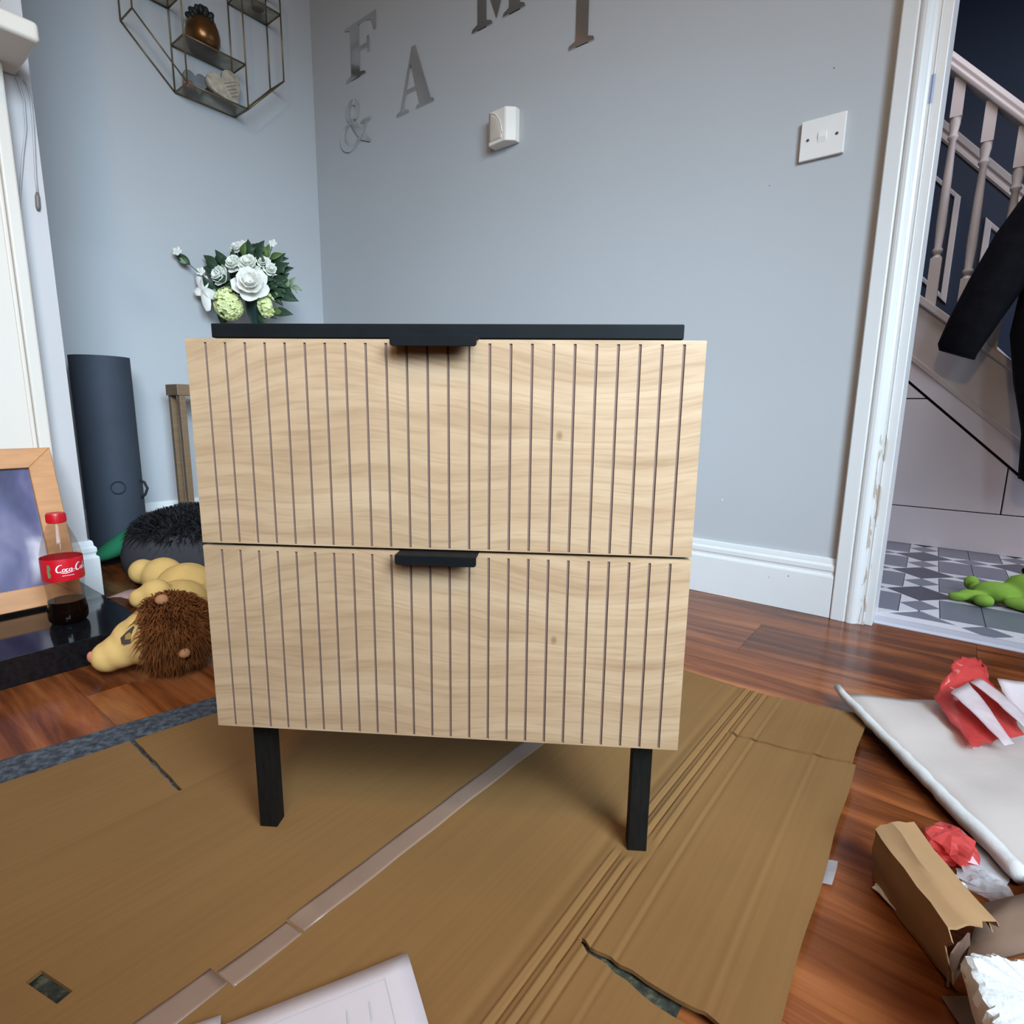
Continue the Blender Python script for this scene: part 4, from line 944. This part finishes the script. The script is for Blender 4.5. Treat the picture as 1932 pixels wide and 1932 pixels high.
amp = ribbon(arc(0.42, 0.76, 0.17, 0.20, -60, 250, 14) , [0.06 + 0.06 * abs(math.sin(PI * i / 14)) for i in range(15)]) + ribbon([(0.36, 0.60), (0.50, 0.42), (0.72, 0.16), (0.98, 0.02)], [0.10, 0.15, 0.14, 0.06]) \
    + ribbon([(0.48, 0.56)] + arc(0.34, 0.27, 0.28, 0.26, 110, 300, 12) + [(0.70, 0.18), (0.86, 0.46)], [0.06] + [0.06 + 0.10 * math.sin(PI * i / 12) for i in range(13)] + [0.07, 0.06]) + ribbon([(0.72, 0.47), (1.0, 0.47)], 0.05)
letter('wall_letter', 'silver mirrored ampersand below the F near the corner', [list(p) for p in amp], 0.185, 1.542, 0.19, 0.175)

sn = thing('alarm_sensor', 'small cream alarm sensor box on the grey wall', 'sensor', (1.062, 0, 1.35))
q = MB(); q.prism([(-0.050, -0.0005), (-0.050, -0.036), (-0.046, -0.040), (0.020, -0.044), (0.026, -0.043), (0.050, -0.022), (0.050, -0.0005)], 'z', 0.0, 0.098); part('housing', q, M_sensor, sn, bevel=0.004, seg=3)
q = MB(); P = []
for i in range(9):
    t = i / 8; row_ = []
    for j in range(9):
        s = j / 8; x = -0.044 + 0.055 * s; zt = 0.082 * math.sqrt(max(0, 1 - (s * 0.98) ** 2)); z = 0.010 + (zt) * t
        yy = -0.0400 - (x + 0.046) * 0.0606 - 0.003 * math.sin(PI * s) * math.sin(PI * t) - 0.0008; row_.append((x, yy, z))
    P.append(row_)
q.slab(P, 0.003, d=(0, 1, 0)); part('lens', q, mat('beige sensor lens', (0.62, 0.52, 0.43), 0.3, 0.04, 20), sn, smooth=True, label='beige arched lens')
q = MB(); q.tube([(-0.043 + 0.0562 * s / 8, -0.0410 - (0.003 + 0.0562 * s / 8) * 0.0606, 0.010 + 0.084 * math.sqrt(max(0, 1 - (s / 8 * 0.985) ** 2))) for s in range(9)], 0.0016, 6); part('lens_rim', q, M_sensor, sn, smooth=True)

sw = thing('light_switch', 'white square light switch on the grey wall near the door', 'switch', (2.002, 0, 1.1355))
q = MB(); q.box(-0.0465, 0.0465, -0.010, -0.0005, -0.043, 0.043); part('plate', q, M_switch, sw, bevel=0.002, seg=3)
q = MB(); q.prism([(-0.010, -0.012), (-0.0125, 0.001), (-0.0115, 0.012), (-0.0100, 0.012)], 'x', -0.009, 0.009); part('rocker', q, M_switch, sw, bevel=0.0006)
for x in (-0.030, 0.030):
    q = MB(); q.lathe([(0.0032, 0), (0.0030, 0.0012), (0.0, 0.0014)], 14); o = part('screw', q, M_screw, sw); o.location = (x, -0.0100, 0.0); o.rotation_euler = (PI / 2, 0, 0)

# ------------------------------------------------------------------ floor: rug, cardboard, papers
CZ = 0.0105
rg = MB(); P = []
for i in range(40):
    y = -0.80 - 1.8 * i / 39; x0 = 1.305 + (y + 1.448) * 0.185 + random.uniform(-0.001, 0.001)
    P.append([(x0, y, 0.0014), (x0 + 0.003, y, 0.0022), (x0 + 0.3, y, 0.0023), (2.05, y, 0.0023), (2.20, y, 0.0020)])
rg.slab(P, 0.0013); rug = part('rug', rg, M_rug, None, smooth=True); tag(rug, 'blue grey pile rug lying under the cardboard', 'rug')

cb = thing('cardboard_box', 'large flattened brown cardboard box spread under the cabinet', 'box', (1.85, -1.2, 0))
co = Vector((1.85, -1.2, 0))
rn = np.random.RandomState(3)
def wob(x, y): return 0.0009 * math.sin(9 * x + 4 * y) + 0.0006 * math.sin(17 * y - 6 * x)
CREASES = [(2.066, 0.006, -0.0012), (2.080, 0.0018, 0.0013), (2.0865, 0.0016, -0.0016), (2.095, 0.0022, 0.0015), (2.1005, 0.0014, -0.0018), (2.110, 0.0022, 0.0012), (2.116, 0.0016, -0.0012), (1.583, 0.006, -0.0010)]
FAINT = [(2.137, 0.0022, 0.0004), (2.142, 0.0018, -0.0004), (2.172, 0.0022, 0.0002), (2.222, 0.0022, 0.00035), (2.228, 0.0018, -0.00035), (2.253, 0.002, 0.0003), (2.037, 0.010, -0.0005), (2.010, 0.003, 0.0003)]
FEET = [(1.7249 + math.cos(0.5893) * a - math.sin(0.5893) * c, -1.3239 + math.sin(0.5893) * a + math.cos(0.5893) * c) for a in (0.033, 0.4675) for c in (0.039, 0.374)]
def cz(x, y):
    ft0 = 1.0
    for fx_, fy_ in FEET: ft0 = min(ft0, max(0.0, min(1.0, (math.hypot(x - fx_, y - fy_) - 0.018) / 0.03)))
    z = CZ - 0.0004 + (wob(x, y) - 0.0004) * ft0
    ft = 1.0
    for fx_, fy_ in FEET: ft = min(ft, max(0.0, min(1.0, (math.hypot(x - fx_, y - fy_) - 0.018) / 0.015)))
    for c, w_, a in CREASES + FAINT: z += ft * a * math.exp(-((x - c + 0.004 * math.sin(5 * y)) / w_) ** 2)
    return z
def span(a, b, n, extra=()):
    s = sorted(set([round(a + (b - a) * i / n, 5) for i in range(n + 1)] + [e for e in extra if a < e < b])); return s
def sheet(nm, xs, ys, fx=lambda x, y: x, fy=lambda x, y: y, lift=lambda x, y: 0, skip=None, m=M_card, th=0.0042):
    q = MB(); P = [[(fx(x, y) - co.x, fy(x, y) - co.y, cz(fx(x, y), y) + lift(x, y)) for y in ys] for x in xs]
    q.slab(P, th, skip=(lambda i, j: skip(xs[i], xs[i + 1], ys[j], ys[j + 1])) if skip else None)
    o = part(nm, q, m, cb); smooth_auto(o, 40); return o
fine = [2.046 + 0.0009 * k for k in range(58)]
HC = (1.768, -1.4985); HX0, HX1, HY0, HY1 = 1.7455, 1.7905, -1.5045, -1.4925
def hrot(x, y):
    d = max(0.0, 1 - math.hypot(x - HC[0], y - HC[1]) / 0.06); d = min(1, d * 2.2); a = 0.26 * d
    dx, dy = x - HC[0], y - HC[1]; return HC[0] + dx * math.cos(a) - dy * math.sin(a), HC[1] + dx * math.sin(a) + dy * math.cos(a)
YB0, YF = -0.555, -2.02
sheet('panel', span(1.583, 2.0985, 24, [HX0, HX1, 1.7, 1.72, 1.735, 1.80, 1.815, 1.83] + fine + [f_[0] + e_ for f_ in FEET for e_ in (-0.034, -0.026, -0.018, -0.009, 0, 0.009, 0.018, 0.026, 0.034)]), span(YF, YB0, 50, [HY0, HY1, -1.52, -1.535, -1.475, -1.46] + [f_[1] + e_ for f_ in FEET for e_ in (-0.034, -0.026, -0.018, -0.009, 0, 0.009, 0.018, 0.026, 0.034)]), lambda x, y: hrot(x, y)[0], lambda x, y: hrot(x, y)[1],
      skip=lambda a, b, c, d: a >= HX0 - 1e-6 and b <= HX1 + 1e-6 and c >= HY0 - 1e-6 and d <= HY1 + 1e-6)
xsR = span(2.0985, 2.272, 12, [2.0985 + 0.0009 * k for k in range(1, 52)] + [2.222 + 0.0025 * k for k in range(-2, 6)])
edge = lambda x, y: 0.0010 * math.sin(31 * y) * max(0, (x - 2.25) / 0.02)
liftR = lambda x, y: 0.012 * max(0, (x - 2.12) / 0.15) ** 1.6
def wedge(yb, amp):      # slit edge that opens outwards
    return lambda x: yb + amp * max(0, (x - 2.10) / 0.17)
def flapR(y0f, y1f, n, lift, sq=0.0):
    ys = span(0, 1, n)
    q = MB(); P = []
    for x in xsR:
        row_ = []
        for t in ys:
            y = y0f(x) + (y1f(x) - y0f(x)) * t; xx = x + edge(x, y) - sq * max(0, (x - 2.12) / 0.15)
            row_.append((xx - co.x, y - co.y, cz(xx, y) + lift(x, y)))
        P.append(row_)
    q.slab(P, 0.0042); o = part('flap', q, M_card, cb); smooth_auto(o, 40)
jag = lambda x: 0.0012 * math.sin(x * 210) + 0.0008 * math.sin(x * 97)
flapR(lambda x: -0.7205 + 0.0015 * math.exp(-((x - 2.125) / 0.02) ** 2) + 0.012 * (x - 2.1) / 0.17 + jag(x) + 0.0012, lambda x: -0.556 + 0.025 * (x - 2.1) / 0.17, 12, lambda x, y: liftR(x, y) * (0.35 + 0.75 * min(1, max(0, (-0.57 - y) / 0.14))), 0.004)
flapR(lambda x: -1.176 + jag(x) + 0.004 * (x > 2.103) , lambda x: -0.725 + 0.012 * (x - 2.1) / 0.17 + jag(x), 60, lambda x, y: liftR(x, y) * 1.1)
flapR(lambda x: YF, lambda x: -1.176 - 0.0005 - 0.010 * min(1, max(0, (x - 2.102) / 0.08)) + jag(x), 24, lambda x, y: liftR(x, y) * 0.6)
# left flaps, the slit between them opens outward
def flapL(y0f, y1f, n):
    xs = span(0, 1, 10); ys = span(0, 1, n); q = MB(); P = []
    for s in xs:
        row_ = []
        for t in ys:
            yy = y0f(s) + (y1f(s) - y0f(s)) * t; xe = 1.391 + 0.165 * (yy + 1.46); x = xe + (1.583 - xe) * s
            row_.append((x - co.x, yy - co.y, cz(x, yy) + 0.002 * (1 - s)))
        P.append(row_)
    q.slab(P, 0.0042); o = part('flap', q, M_card, cb); smooth_auto(o, 40)
flapL(lambda s: -1.3145 - 0.002 * s + 0.0006 * math.sin(40 * s), lambda s: -0.62, 16)
flapL(lambda s: YF, lambda s: -1.3205 - 0.0005 * s + 0.001 * math.sin(33 * s), 16)
# tape lengths over the glued seam
for (ya, yb, x0, x1) in ((-1.3345, -0.62, 1.8655, 1.8915), (-1.4025, -1.3365, 1.8680, 1.8925), (-1.62, -1.4045, 1.8590, 1.8860)):
    ys = span(ya, yb, 24); q = MB()
    P = [[(x + (0.0025 * (y + 1.3)) * 2 - co.x + 0.0006 * math.sin(60 * y + x * 300), y - co.y + 0.003 * (x - x0) / 0.025, cz(x, y) + 0.0005) for y in ys] for x in (x0, x0 + 0.004, (x0 + x1) / 2, x1 - 0.004, x1)]
    q.slab(P, 0.0006); part('packing_tape', q, M_tape, cb, smooth=True)

# instruction sheets
PA = [('topmost white instruction sheet with faint line drawing, front edge', (1.9900, -1.2885), 0.0), ('white instruction sheet just under the printed one, corner peeping out', (1.9872, -1.2900), 0.02), ('lowest white instruction sheet whose left corner sticks out', (1.9105, -1.4185), -0.05)]
for k, (lb, (tx, ty), ra) in enumerate(PA):
    z = CZ + 0.0036 + 0.0009 * (2 - k)
    P = [[(0.0148 * i, -0.021 * j, 0.0012 * math.sin(0.4 * i) * (1 if k == 0 else 0.2)) for j in range(11)] for i in range(11)]
    q = MB(); q.slab(P, 0.0004); o = part('instruction_sheet', q, M_paper, None, smooth=True); o.location = (tx, ty, z)
    o.rotation_euler = (0, 0, math.atan2(-0.46, 0.888) + ra); tag(o, lb, 'paper', 'instruction sheets on the cardboard')
    if k == 0:
        q = MB()
        def lnq(x0, y0, x1, y1, w_=0.0008):
            for (a, c, d, e) in ribbon([(x0 + (x1 - x0) * i / 8, y0 + (y1 - y0) * i / 8) for i in range(9)], w_):
                q.add([(p[0], p[1], 0.0012 * math.sin(0.4 * p[0] / 0.0148) + 0.0004) for p in (a, c, d, e)], [(0, 1, 2, 3)])
        lnq(0.016, -0.024, 0.134, -0.024); lnq(0.016, -0.190, 0.134, -0.190); lnq(0.016, -0.024, 0.016, -0.190); lnq(0.134, -0.024, 0.134, -0.190)
        for a in (0.040, 0.058): lnq(0.030 + 0.0, -a, 0.030 + 0.016, -a - 0.001, 0.0016)
        lnq(0.060, -0.05, 0.060, -0.15); lnq(0.060, -0.05, 0.115, -0.05); lnq(0.115, -0.05, 0.115, -0.15); lnq(0.060, -0.10, 0.115, -0.10); lnq(0.060, -0.15, 0.115, -0.15)
        part('printed_drawing', q, M_print, o)

# ------------------------------------------------------------------ packaging litter at the right
fo = thing('foam_sheet', 'white foam packing sheet with rolled edge lying on the floor', 'packaging', (2.45, -0.58, 0))
T, B, C, D = Vector((2.2265, -0.505, 0.027)), Vector((2.443, -0.815, 0.014)), Vector((2.80, -0.56, 0.012)), Vector((2.70, -0.235, 0.016))
fo_ = Vector((2.45, -0.58, 0)); rn = random.Random(5); P = []
for i in range(25):
    s = i / 24; row_ = []
    for j in range(19):
        t = j / 18; p = (T * (1 - s) + B * s) * (1 - t) + (D * (1 - s) + C * s) * t
        p.z += 0.012 * math.sin(PI * s) * math.sin(PI * min(1, t * 1.6)) + 0.003 * math.sin(9 * s + 5 * t) + 0.0022 * math.sin(27 * t - 11 * s) + 0.0014 * abs(math.sin(14 * s + 9 * t)) + rn.uniform(-0.0006, 0.0006); row_.append(p - fo_)
    P.append(row_)
q = MB(); q.slab(P, 0.004); part('sheet', q, M_foam, fo, smooth=True)
q = MB(); path = []; rr = []
for i in range(29):
    s = i / 28 * 1.03 - 0.03; p = T * (1 - s) + B * s; path.append(p - fo_ + Vector((rn.uniform(-0.001, 0.001), rn.uniform(-0.001, 0.001), 0.0 + rn.uniform(-0.0005, 0.001)))); rr.append(0.0065 + 0.004 * s + rn.uniform(-0.0006, 0.0006))
path[0] += Vector((-0.004, 0.010, 0.003)); q.tube(path, rr, 10); part('rolled_edge', q, M_foamedge, fo, smooth=True)
def crumple(P, amp, seed):
    r = random.Random(seed); return [[Vector(p) + Vector((r.uniform(-amp, amp), r.uniform(-amp, amp), r.uniform(-amp, amp))) for p in row_] for row_ in P]
# red bubble film standing on the foam sheet
rb = thing('bubble_wrap', 'crumpled red bubble wrap with white strips on the foam sheet', 'packaging', (2.40, -0.45, 0.03))
ro = Vector((2.40, -0.45, 0.03))
G = [[(2.3702, -0.398, 0.098), (2.3857, -0.383, 0.102), (2.4048, -0.3695, 0.096), (2.409, -0.366, 0.092)],
     [(2.366, -0.428, 0.080), (2.386, -0.408, 0.092), (2.409, -0.392, 0.086), (2.421, -0.400, 0.074)],
     [(2.3502, -0.4636, 0.050), (2.375, -0.448, 0.068), (2.406, -0.422, 0.070), (2.432, -0.428, 0.062)],
     [(2.368, -0.508, 0.043), (2.392, -0.490, 0.052), (2.418, -0.470, 0.056), (2.450, -0.468, 0.052)],
     [(2.3991, -0.596, 0.042), (2.414, -0.570, 0.042), (2.432, -0.548, 0.043), (2.460, -0.515, 0.044)]]
def subdiv(G, k):
    G = [[Vector(p) for p in r_] for r_ in G]
    def lin(row_):
        out = []
        for i in range(len(row_) - 1):
            for t in range(k): out.append(row_[i].lerp(row_[i + 1], t / k))
        return out + [row_[-1]]
    R_ = [lin(r_) for r_ in G]; Cc = [lin([R_[i][j] for i in range(len(R_))]) for j in range(len(R_[0]))]
    return [[Cc[j][i] for j in range(len(Cc))] for i in range(len(Cc[0]))]
q = MB(); q.slab([[p - ro for p in r_] for r_ in crumple(subdiv(G, 4), 0.0028, 8)], 0.0007); part('red_film', q, M_redfilm, rb, smooth=True)
def quadsheet(a, b_, c, d, m, nm, seed, par=None, o_=ro, n=8, amp=0.0008, bulge=0.003):
    a, b_, c, d = [Vector(v) for v in (a, b_, c, d)]       # a-b first short edge, d-c last short edge
    P = [[a.lerp(d, i / n).lerp(b_.lerp(c, i / n), j / 4) + Vector((0, 0, bulge * math.sin(PI * i / n))) - o_ for j in range(5)] for i in range(n + 1)]
    q = MB(); q.slab(crumple(P, amp, seed), 0.0006); return part(nm, q, m, par, smooth=True)
quadsheet((2.3690, -0.4905, 0.073), (2.3912, -0.4438, 0.079), (2.4452, -0.5600, 0.048), (2.4337, -0.5730, 0.048), M_strip, 'white_strip', 2, rb)
quadsheet((2.3935, -0.4433, 0.0805), (2.4060, -0.4215, 0.0825), (2.4640, -0.4800, 0.060), (2.4600, -0.5230, 0.058), M_strip, 'white_strip', 3, rb)
o = quadsheet((2.4290, -0.3890, 0.077), (2.4740, -0.3640, 0.073), (2.4850, -0.4700, 0.050), (2.4512, -0.4413, 0.052), M_paper, 'paper_scrap', 6, None, Vector((2.45, -0.41, 0.05)), 8, 0.0012, -0.004)
o.location = (2.45, -0.41, 0.05); tag(o, 'white crinkled paper scrap on the foam sheet beside red bubble wrap', 'paper')

# torn kraft corrugated sleeve
kr = thing('kraft_sleeve', 'torn brown corrugated card sleeve lying on the wooden floor', 'packaging', (2.345, -0.95, 0))
ko = Vector((2.345, -0.95, 0))
# cross-section from lower left foot, up the side, over the top, to the right edge, along the length
A_ = [(2.314, -0.902, 0.002), (2.3105, -0.899, 0.028), (2.3085, -0.893, 0.056), (2.322, -0.878, 0.062), (2.341, -0.858, 0.058), (2.3435, -0.857, 0.046)]
Mm = [(2.341, -0.945, 0.002), (2.338, -0.947, 0.030), (2.337, -0.947, 0.060), (2.350, -0.934, 0.066), (2.371, -0.912, 0.060), (2.374, -0.911, 0.046)]
Bb = [(2.384, -1.000, 0.002), (2.377, -1.002, 0.030), (2.373, -0.998, 0.061), (2.386, -0.985, 0.064), (2.405, -0.958, 0.058), (2.408, -0.957, 0.046)]
q = MB(); P = crumple(subdiv([A_, Mm, Bb], 3), 0.0013, 4)
P[-1] = [p + Vector((random.uniform(-0.003, 0.004), random.uniform(-0.006, 0.002), 0)) for p in P[-1]]
for r_ in P:
    for p in r_: p.z = max(p.z, 0.002)
q.slab([[p - ko for p in r_] for r_ in P], 0.0030, d=(0.55, 0.35, -0.75)); o = part('sleeve', q, M_kraft, kr); smooth_auto(o, 32)
q = MB(); q.slab([[p - ko for p in r_] for r_ in crumple([[(2.380 + 0.004 * i, -1.003 + 0.012 * i, 0.004 + 0.018 * j) for j in range(3)] for i in range(4)], 0.002, 7)], 0.003, d=(0.6, 0.3, 0)); part('torn_end', q, M_kraftdark, kr)
# flat card sheet behind it
q = MB(); P = [[(2.3895 + 0.026 * i + 0.004 * j, -0.944 + 0.030 * i - 0.026 * (3 - j) + 0.03, 0.034 + 0.002 * i - 0.004 * (3 - j)) for j in range(4)] for i in range(8)]
q.slab(P, 0.0035); o = part('card_sheet', q, M_kraftdark, None, smooth=True); tag(o, 'smooth grey brown card sheet behind the torn kraft sleeve', 'cardboard')
# polystyrene block
pb_ = thing('polystyrene_block', 'broken white polystyrene block at the bottom right edge', 'packaging', (2.41, -1.06, 0))
po_ = Vector((2.41, -1.06, 0)); r = random.Random(12); q = MB()
top = [(2.3795, -1.050), (2.386, -1.043), (2.3975, -1.031), (2.402, -1.030), (2.408, -1.030), (2.430, -1.012), (2.480, -0.985), (2.50, -1.03), (2.46, -1.10), (2.408, -1.128), (2.398, -1.105), (2.390, -1.082)]
dense = []
for i in range(len(top)):
    a_, c_ = top[i], top[(i + 1) % len(top)]
    for k in range(7): dense.append((a_[0] + (c_[0] - a_[0]) * k / 7 + r.uniform(-0.0012, 0.0012), a_[1] + (c_[1] - a_[1]) * k / 7 + r.uniform(-0.0012, 0.0012)))
top = dense
ring = []
for (x, y) in top:
    for zf, sh_ in ((0.0, -0.030), (0.035, -0.014), (0.070, -0.001), (0.079, -0.003)):
        cx, cy = 2.43, -1.06; d = Vector((x - cx, y - cy, 0)).normalized(); p = Vector((x, y, zf)) + d * (sh_ + r.uniform(-0.0015, 0.0015)); ring.append(p - po_)
n = len(top); fs = [(i * 4 + k, ((i + 1) % n) * 4 + k, ((i + 1) % n) * 4 + k + 1, i * 4 + k + 1) for i in range(n) for k in range(3)]
c0 = len(ring)
for (x, y) in top: ring.append(Vector((x + (2.43 - x) * 0.16, y + (-1.06 - y) * 0.16, 0.0815 + r.uniform(-0.0004, 0.0004))) - po_)
fs += [(i * 4 + 3, ((i + 1) % n) * 4 + 3, c0 + (i + 1) % n, c0 + i) for i in range(n)]
ci = len(ring); ring.append(Vector((2.43, -1.06, 0.0815)) - po_); fs += [(c0 + i, c0 + (i + 1) % n, ci) for i in range(n)]; fs.append(tuple(i * 4 for i in range(n))[::-1])
q.add(ring, fs); o = part('block', q, M_poly, pb_); smooth_auto(o, 28)
# red crumpled film, clear film, milky film, small scraps
def wad(nm, label, m, c, R, seed, flat=0.6, n=2):
    rr_ = random.Random(seed); q = MB(); nu, nv = 16, 9; vs = []
    for j in range(nv + 1):
        for k in range(nu):
            ph, th = PI * j / nv, 2 * PI * k / nu; f_ = 1 + rr_.uniform(-0.26, 0.26) * math.sin(ph)
            vs.append((R * f_ * math.sin(ph) * math.cos(th), R * f_ * math.sin(ph) * math.sin(th), max(-R * flat + 0.0005, R * flat * f_ * math.cos(ph))))
    q.add(vs, [(j * nu + k, j * nu + (k + 1) % nu, (j + 1) * nu + (k + 1) % nu, (j + 1) * nu + k) for j in range(nv) for k in range(nu)])
    o = part(nm, q, m, None); o.location = (c[0], c[1], R * flat); return tag(o, label, 'packaging')
wad('plastic_wad', 'crumpled red plastic film behind the torn kraft sleeve', M_redfilm, (2.378, -0.812), 0.024, 3, 0.75)
wad('plastic_wad', 'crumpled clear plastic film between red wad and card sheet', M_clearfilm, (2.410, -0.842), 0.022, 9, 0.35)
q = MB(); q.slab(crumple([[(0.010 * i, -0.012 * j, 0.002) for j in range(6)] for i in range(5)], 0.0009, 2), 0.0004); o = part('plastic_film', q, M_greyfilm, None); o.location = (2.402, -0.758, 0.0014); o.rotation_euler = (0, 0, -0.2); tag(o, 'milky plastic film poking out under the foam sheet', 'packaging')
for k, (x, y, rr_) in enumerate(((2.383, -0.8475, 0.0042), (2.391, -0.8535, 0.0036), (2.3875, -0.857, 0.0030))):
    q = MB(); q.ell((0, 0, rr_), (rr_ * 1.4, rr_, rr_), nu=8, nv=5); o = part('foam_crumb', q, M_poly, None, smooth=True); o.location = (x, y, 0.0); tag(o, ('largest white foam crumb, farthest from the card sheet', 'right hand white foam crumb beside the clear plastic film', 'smallest white foam crumb nearest the card sheet')[k], 'packaging', 'foam crumbs by the clear film')
q = MB(); q.slab(crumple([[(0.006 * i, -0.005 * j - 0.003 * i, 0.003 + 0.0012 * j) for j in range(4)] for i in range(6)], 0.0009, 4), 0.0012); o = part('card_scrap', q, M_palescrap, None); o.location = (2.318, -0.908, 0.0006); o.rotation_euler = (0, 0, -0.2); tag(o, 'small pale card scrap at the foot of the kraft sleeve', 'cardboard')
q = MB(); q.slab(crumple([[(0.006 * i, -0.010 * j, 0.002 + 0.002 * i) for j in range(5)] for i in range(3)], 0.0006, 4), 0.0005); o = part('plastic_film', q, M_greyfilm, None); o.location = (2.268, -0.906, 0.001); tag(o, 'grey plastic film corner sticking out under the cardboard', 'packaging')
q = MB(); q.slab([[(0.010 * i, -0.008 * j, 0.003 + 0.001 * i) for j in range(5)] for i in range(5)], 0.0015); o = part('card_scrap', q, M_kraftdark, None); o.location = (2.376, -1.016, 0.0005); o.rotation_euler = (0, 0, 0.6); tag(o, 'grey card scrap on the floor in front of the polystyrene', 'cardboard')

# unseen chair added behind the camera to shade the near left floor
ac = thing('shade_chair', 'added grey chair, unseen behind the viewer, blocking window light from the near floor', 'shade_chair', (3.02, -2.20, 0))
M_uph = mat('grey upholstery', (0.16, 0.16, 0.17), 0.9, 0.1, 30, spec=0.2)
for nm, (x0, x1, y0, y1, z0, z1), bv in (('seat', (-0.30, 0.34, -0.40, 0.40, 0.12, 0.44), 0.04), ('backrest', (-0.42, -0.20, -0.44, 0.56, 0.12, 0.96), 0.06), ('armrest', (-0.30, 0.38, 0.40, 0.56, 0.12, 0.64), 0.05), ('armrest', (-0.30, 0.38, -0.56, -0.40, 0.12, 0.64), 0.05)):
    q = MB(); q.box(x0, x1, y0, y1, z0, z1); part(nm, q, M_uph, ac, bevel=bv, seg=3, smooth=True)
for x in (-0.36, 0.30):
    for y in (-0.48, 0.48):
        q = MB(); q.lathe([(0.016, 0), (0.024, 0.122)], 12, (x, y, 0)); part('leg', q, M_blackwood, ac)

# ------------------------------------------------------------------ the cabinet
YAW = 0.5893; W = 0.4976
cab = thing('drawer_cabinet', 'two drawer cabinet with grooved oak fronts and black body on legs', 'cabinet', (1.7249, -1.3239, CZ), YAW)
Z0 = -CZ                                   # heights below are above the floor
zt, zu0, zl1, zb = 0.5690, 0.3653, 0.3618, 0.1583
q = MB(); q.box(0.018, W - 0.018, 0.0205, 0.40, zb + 0.006 + Z0, 0.5720 + Z0); part('carcass', q, M_black, cab, bevel=0.001)
q = MB(); q.box(0.0152, 0.4810, 0.0195, 0.405, 0.5722 + Z0, 0.5860 + Z0); part('top_panel', q, M_black, cab, bevel=0.001)
NS = 25; GW = 0.0025; pitch = W / NS
for zlo, zhi, hz, deep in ((zu0, zt, None, 0), (zb, zl1, None, 0)):
    zlo += Z0; zhi += Z0
    ztop = zhi; zlo -= ztop; zhi = 0.0
    q = MB(); q.box(0.0, W, 0.0020, 0.0185, zlo, zhi, 1); q.box(0.0, W, 0.0, 0.0021, zhi - 0.0035, zhi, 0); q.box(0.0, W, 0.0, 0.0021, zlo, zlo + 0.0012, 0)
    q.box(0.0, W, 0.0014, 0.00202, zlo + 0.0014, zhi - 0.0036, 1)
    dr = part('drawer', q, [M_oak, M_groove], cab); dr.location = (0, 0, ztop)
    for k in range(NS):
        x0 = k * pitch + (GW / 2 if k else 0); x1 = (k + 1) * pitch - (GW / 2 if k < NS - 1 else 0)
        q = MB(); q.box(x0, x1, 0.0, 0.0019, zlo + 0.0011, zhi - 0.0034); part('slat', q, M_oak, dr, bevel=0.0002, seg=1)
    # side and top edging of the front board in oak
    q = MB(); q.box(-0.0003, 0.0006, 0.0021, 0.0187, zlo, zhi); q.box(W - 0.0006, W + 0.0003, 0.0021, 0.0187, zlo, zhi); q.box(0, W, 0.0021, 0.0187, zhi - 0.0004, zhi + 0.0003); part('edging', q, M_oak, dr)
    # edge-pull handle: plate over the top edge and a lip hanging in front
    hx0, hx1 = 0.2085, 0.2887; q = MB()
    q.box(hx0, hx1, -0.019, 0.017, zhi + 0.0003, zhi + 0.0018)
    rr_ = 0.0028; zl = zhi - 0.0082
    lip = [(hx0, zhi + 0.0018)] + [(hx0 + rr_ - rr_ * math.cos(a), zl + rr_ - rr_ * math.sin(a)) for a in (0, PI / 6, PI / 3, PI / 2)] + [(hx1 - rr_ + rr_ * math.sin(a), zl + rr_ - rr_ * math.cos(a)) for a in (0, PI / 6, PI / 3, PI / 2)] + [(hx1, zhi + 0.0018)]
    q.prism(lip, 'y', -0.0205, -0.0185); part('handle', q, M_black, dr, bevel=0.0005, seg=2, label='black metal edge pull')
for (x, y) in ((0.0222, 0.029), (0.4570, 0.030), (0.0222, 0.365), (0.4570, 0.365)):
    q = MB(); q.box(x, x + 0.0213, y, y + 0.0185, 0.0 if y < 0.1 else 0.003, zb + 0.007 + Z0); part('leg', q, M_blackwood, cab, bevel=0.0008)
q = MB(); q.lathe([(0.004, 0), (0.006, 0.003), (0.003, 0.005)], 10); o = part('fixing_screw', q, M_screw, cab); o.location = (0.075, 0.05, zb + Z0 + 0.003)

# lion's embroidered eye (placed last: sits proud of the face)
o1 = eye_poly(EYE[0], 0.0145, 0.0015, M_eyebrown, 'eye', [(-0.75, -0.9), (0.2, -1.0), (0.85, 0.2), (0.7, 1.15), (-0.1, 0.55), (-0.8, -0.1)])
o2 = eye_poly(EYE[0] + fd * 0.0012, 0.0085, 0.0012, M_eyegold, 'iris', [(-0.6, -0.7), (0.3, -0.8), (0.7, 0.1), (0.3, 0.7), (-0.5, 0.2)])
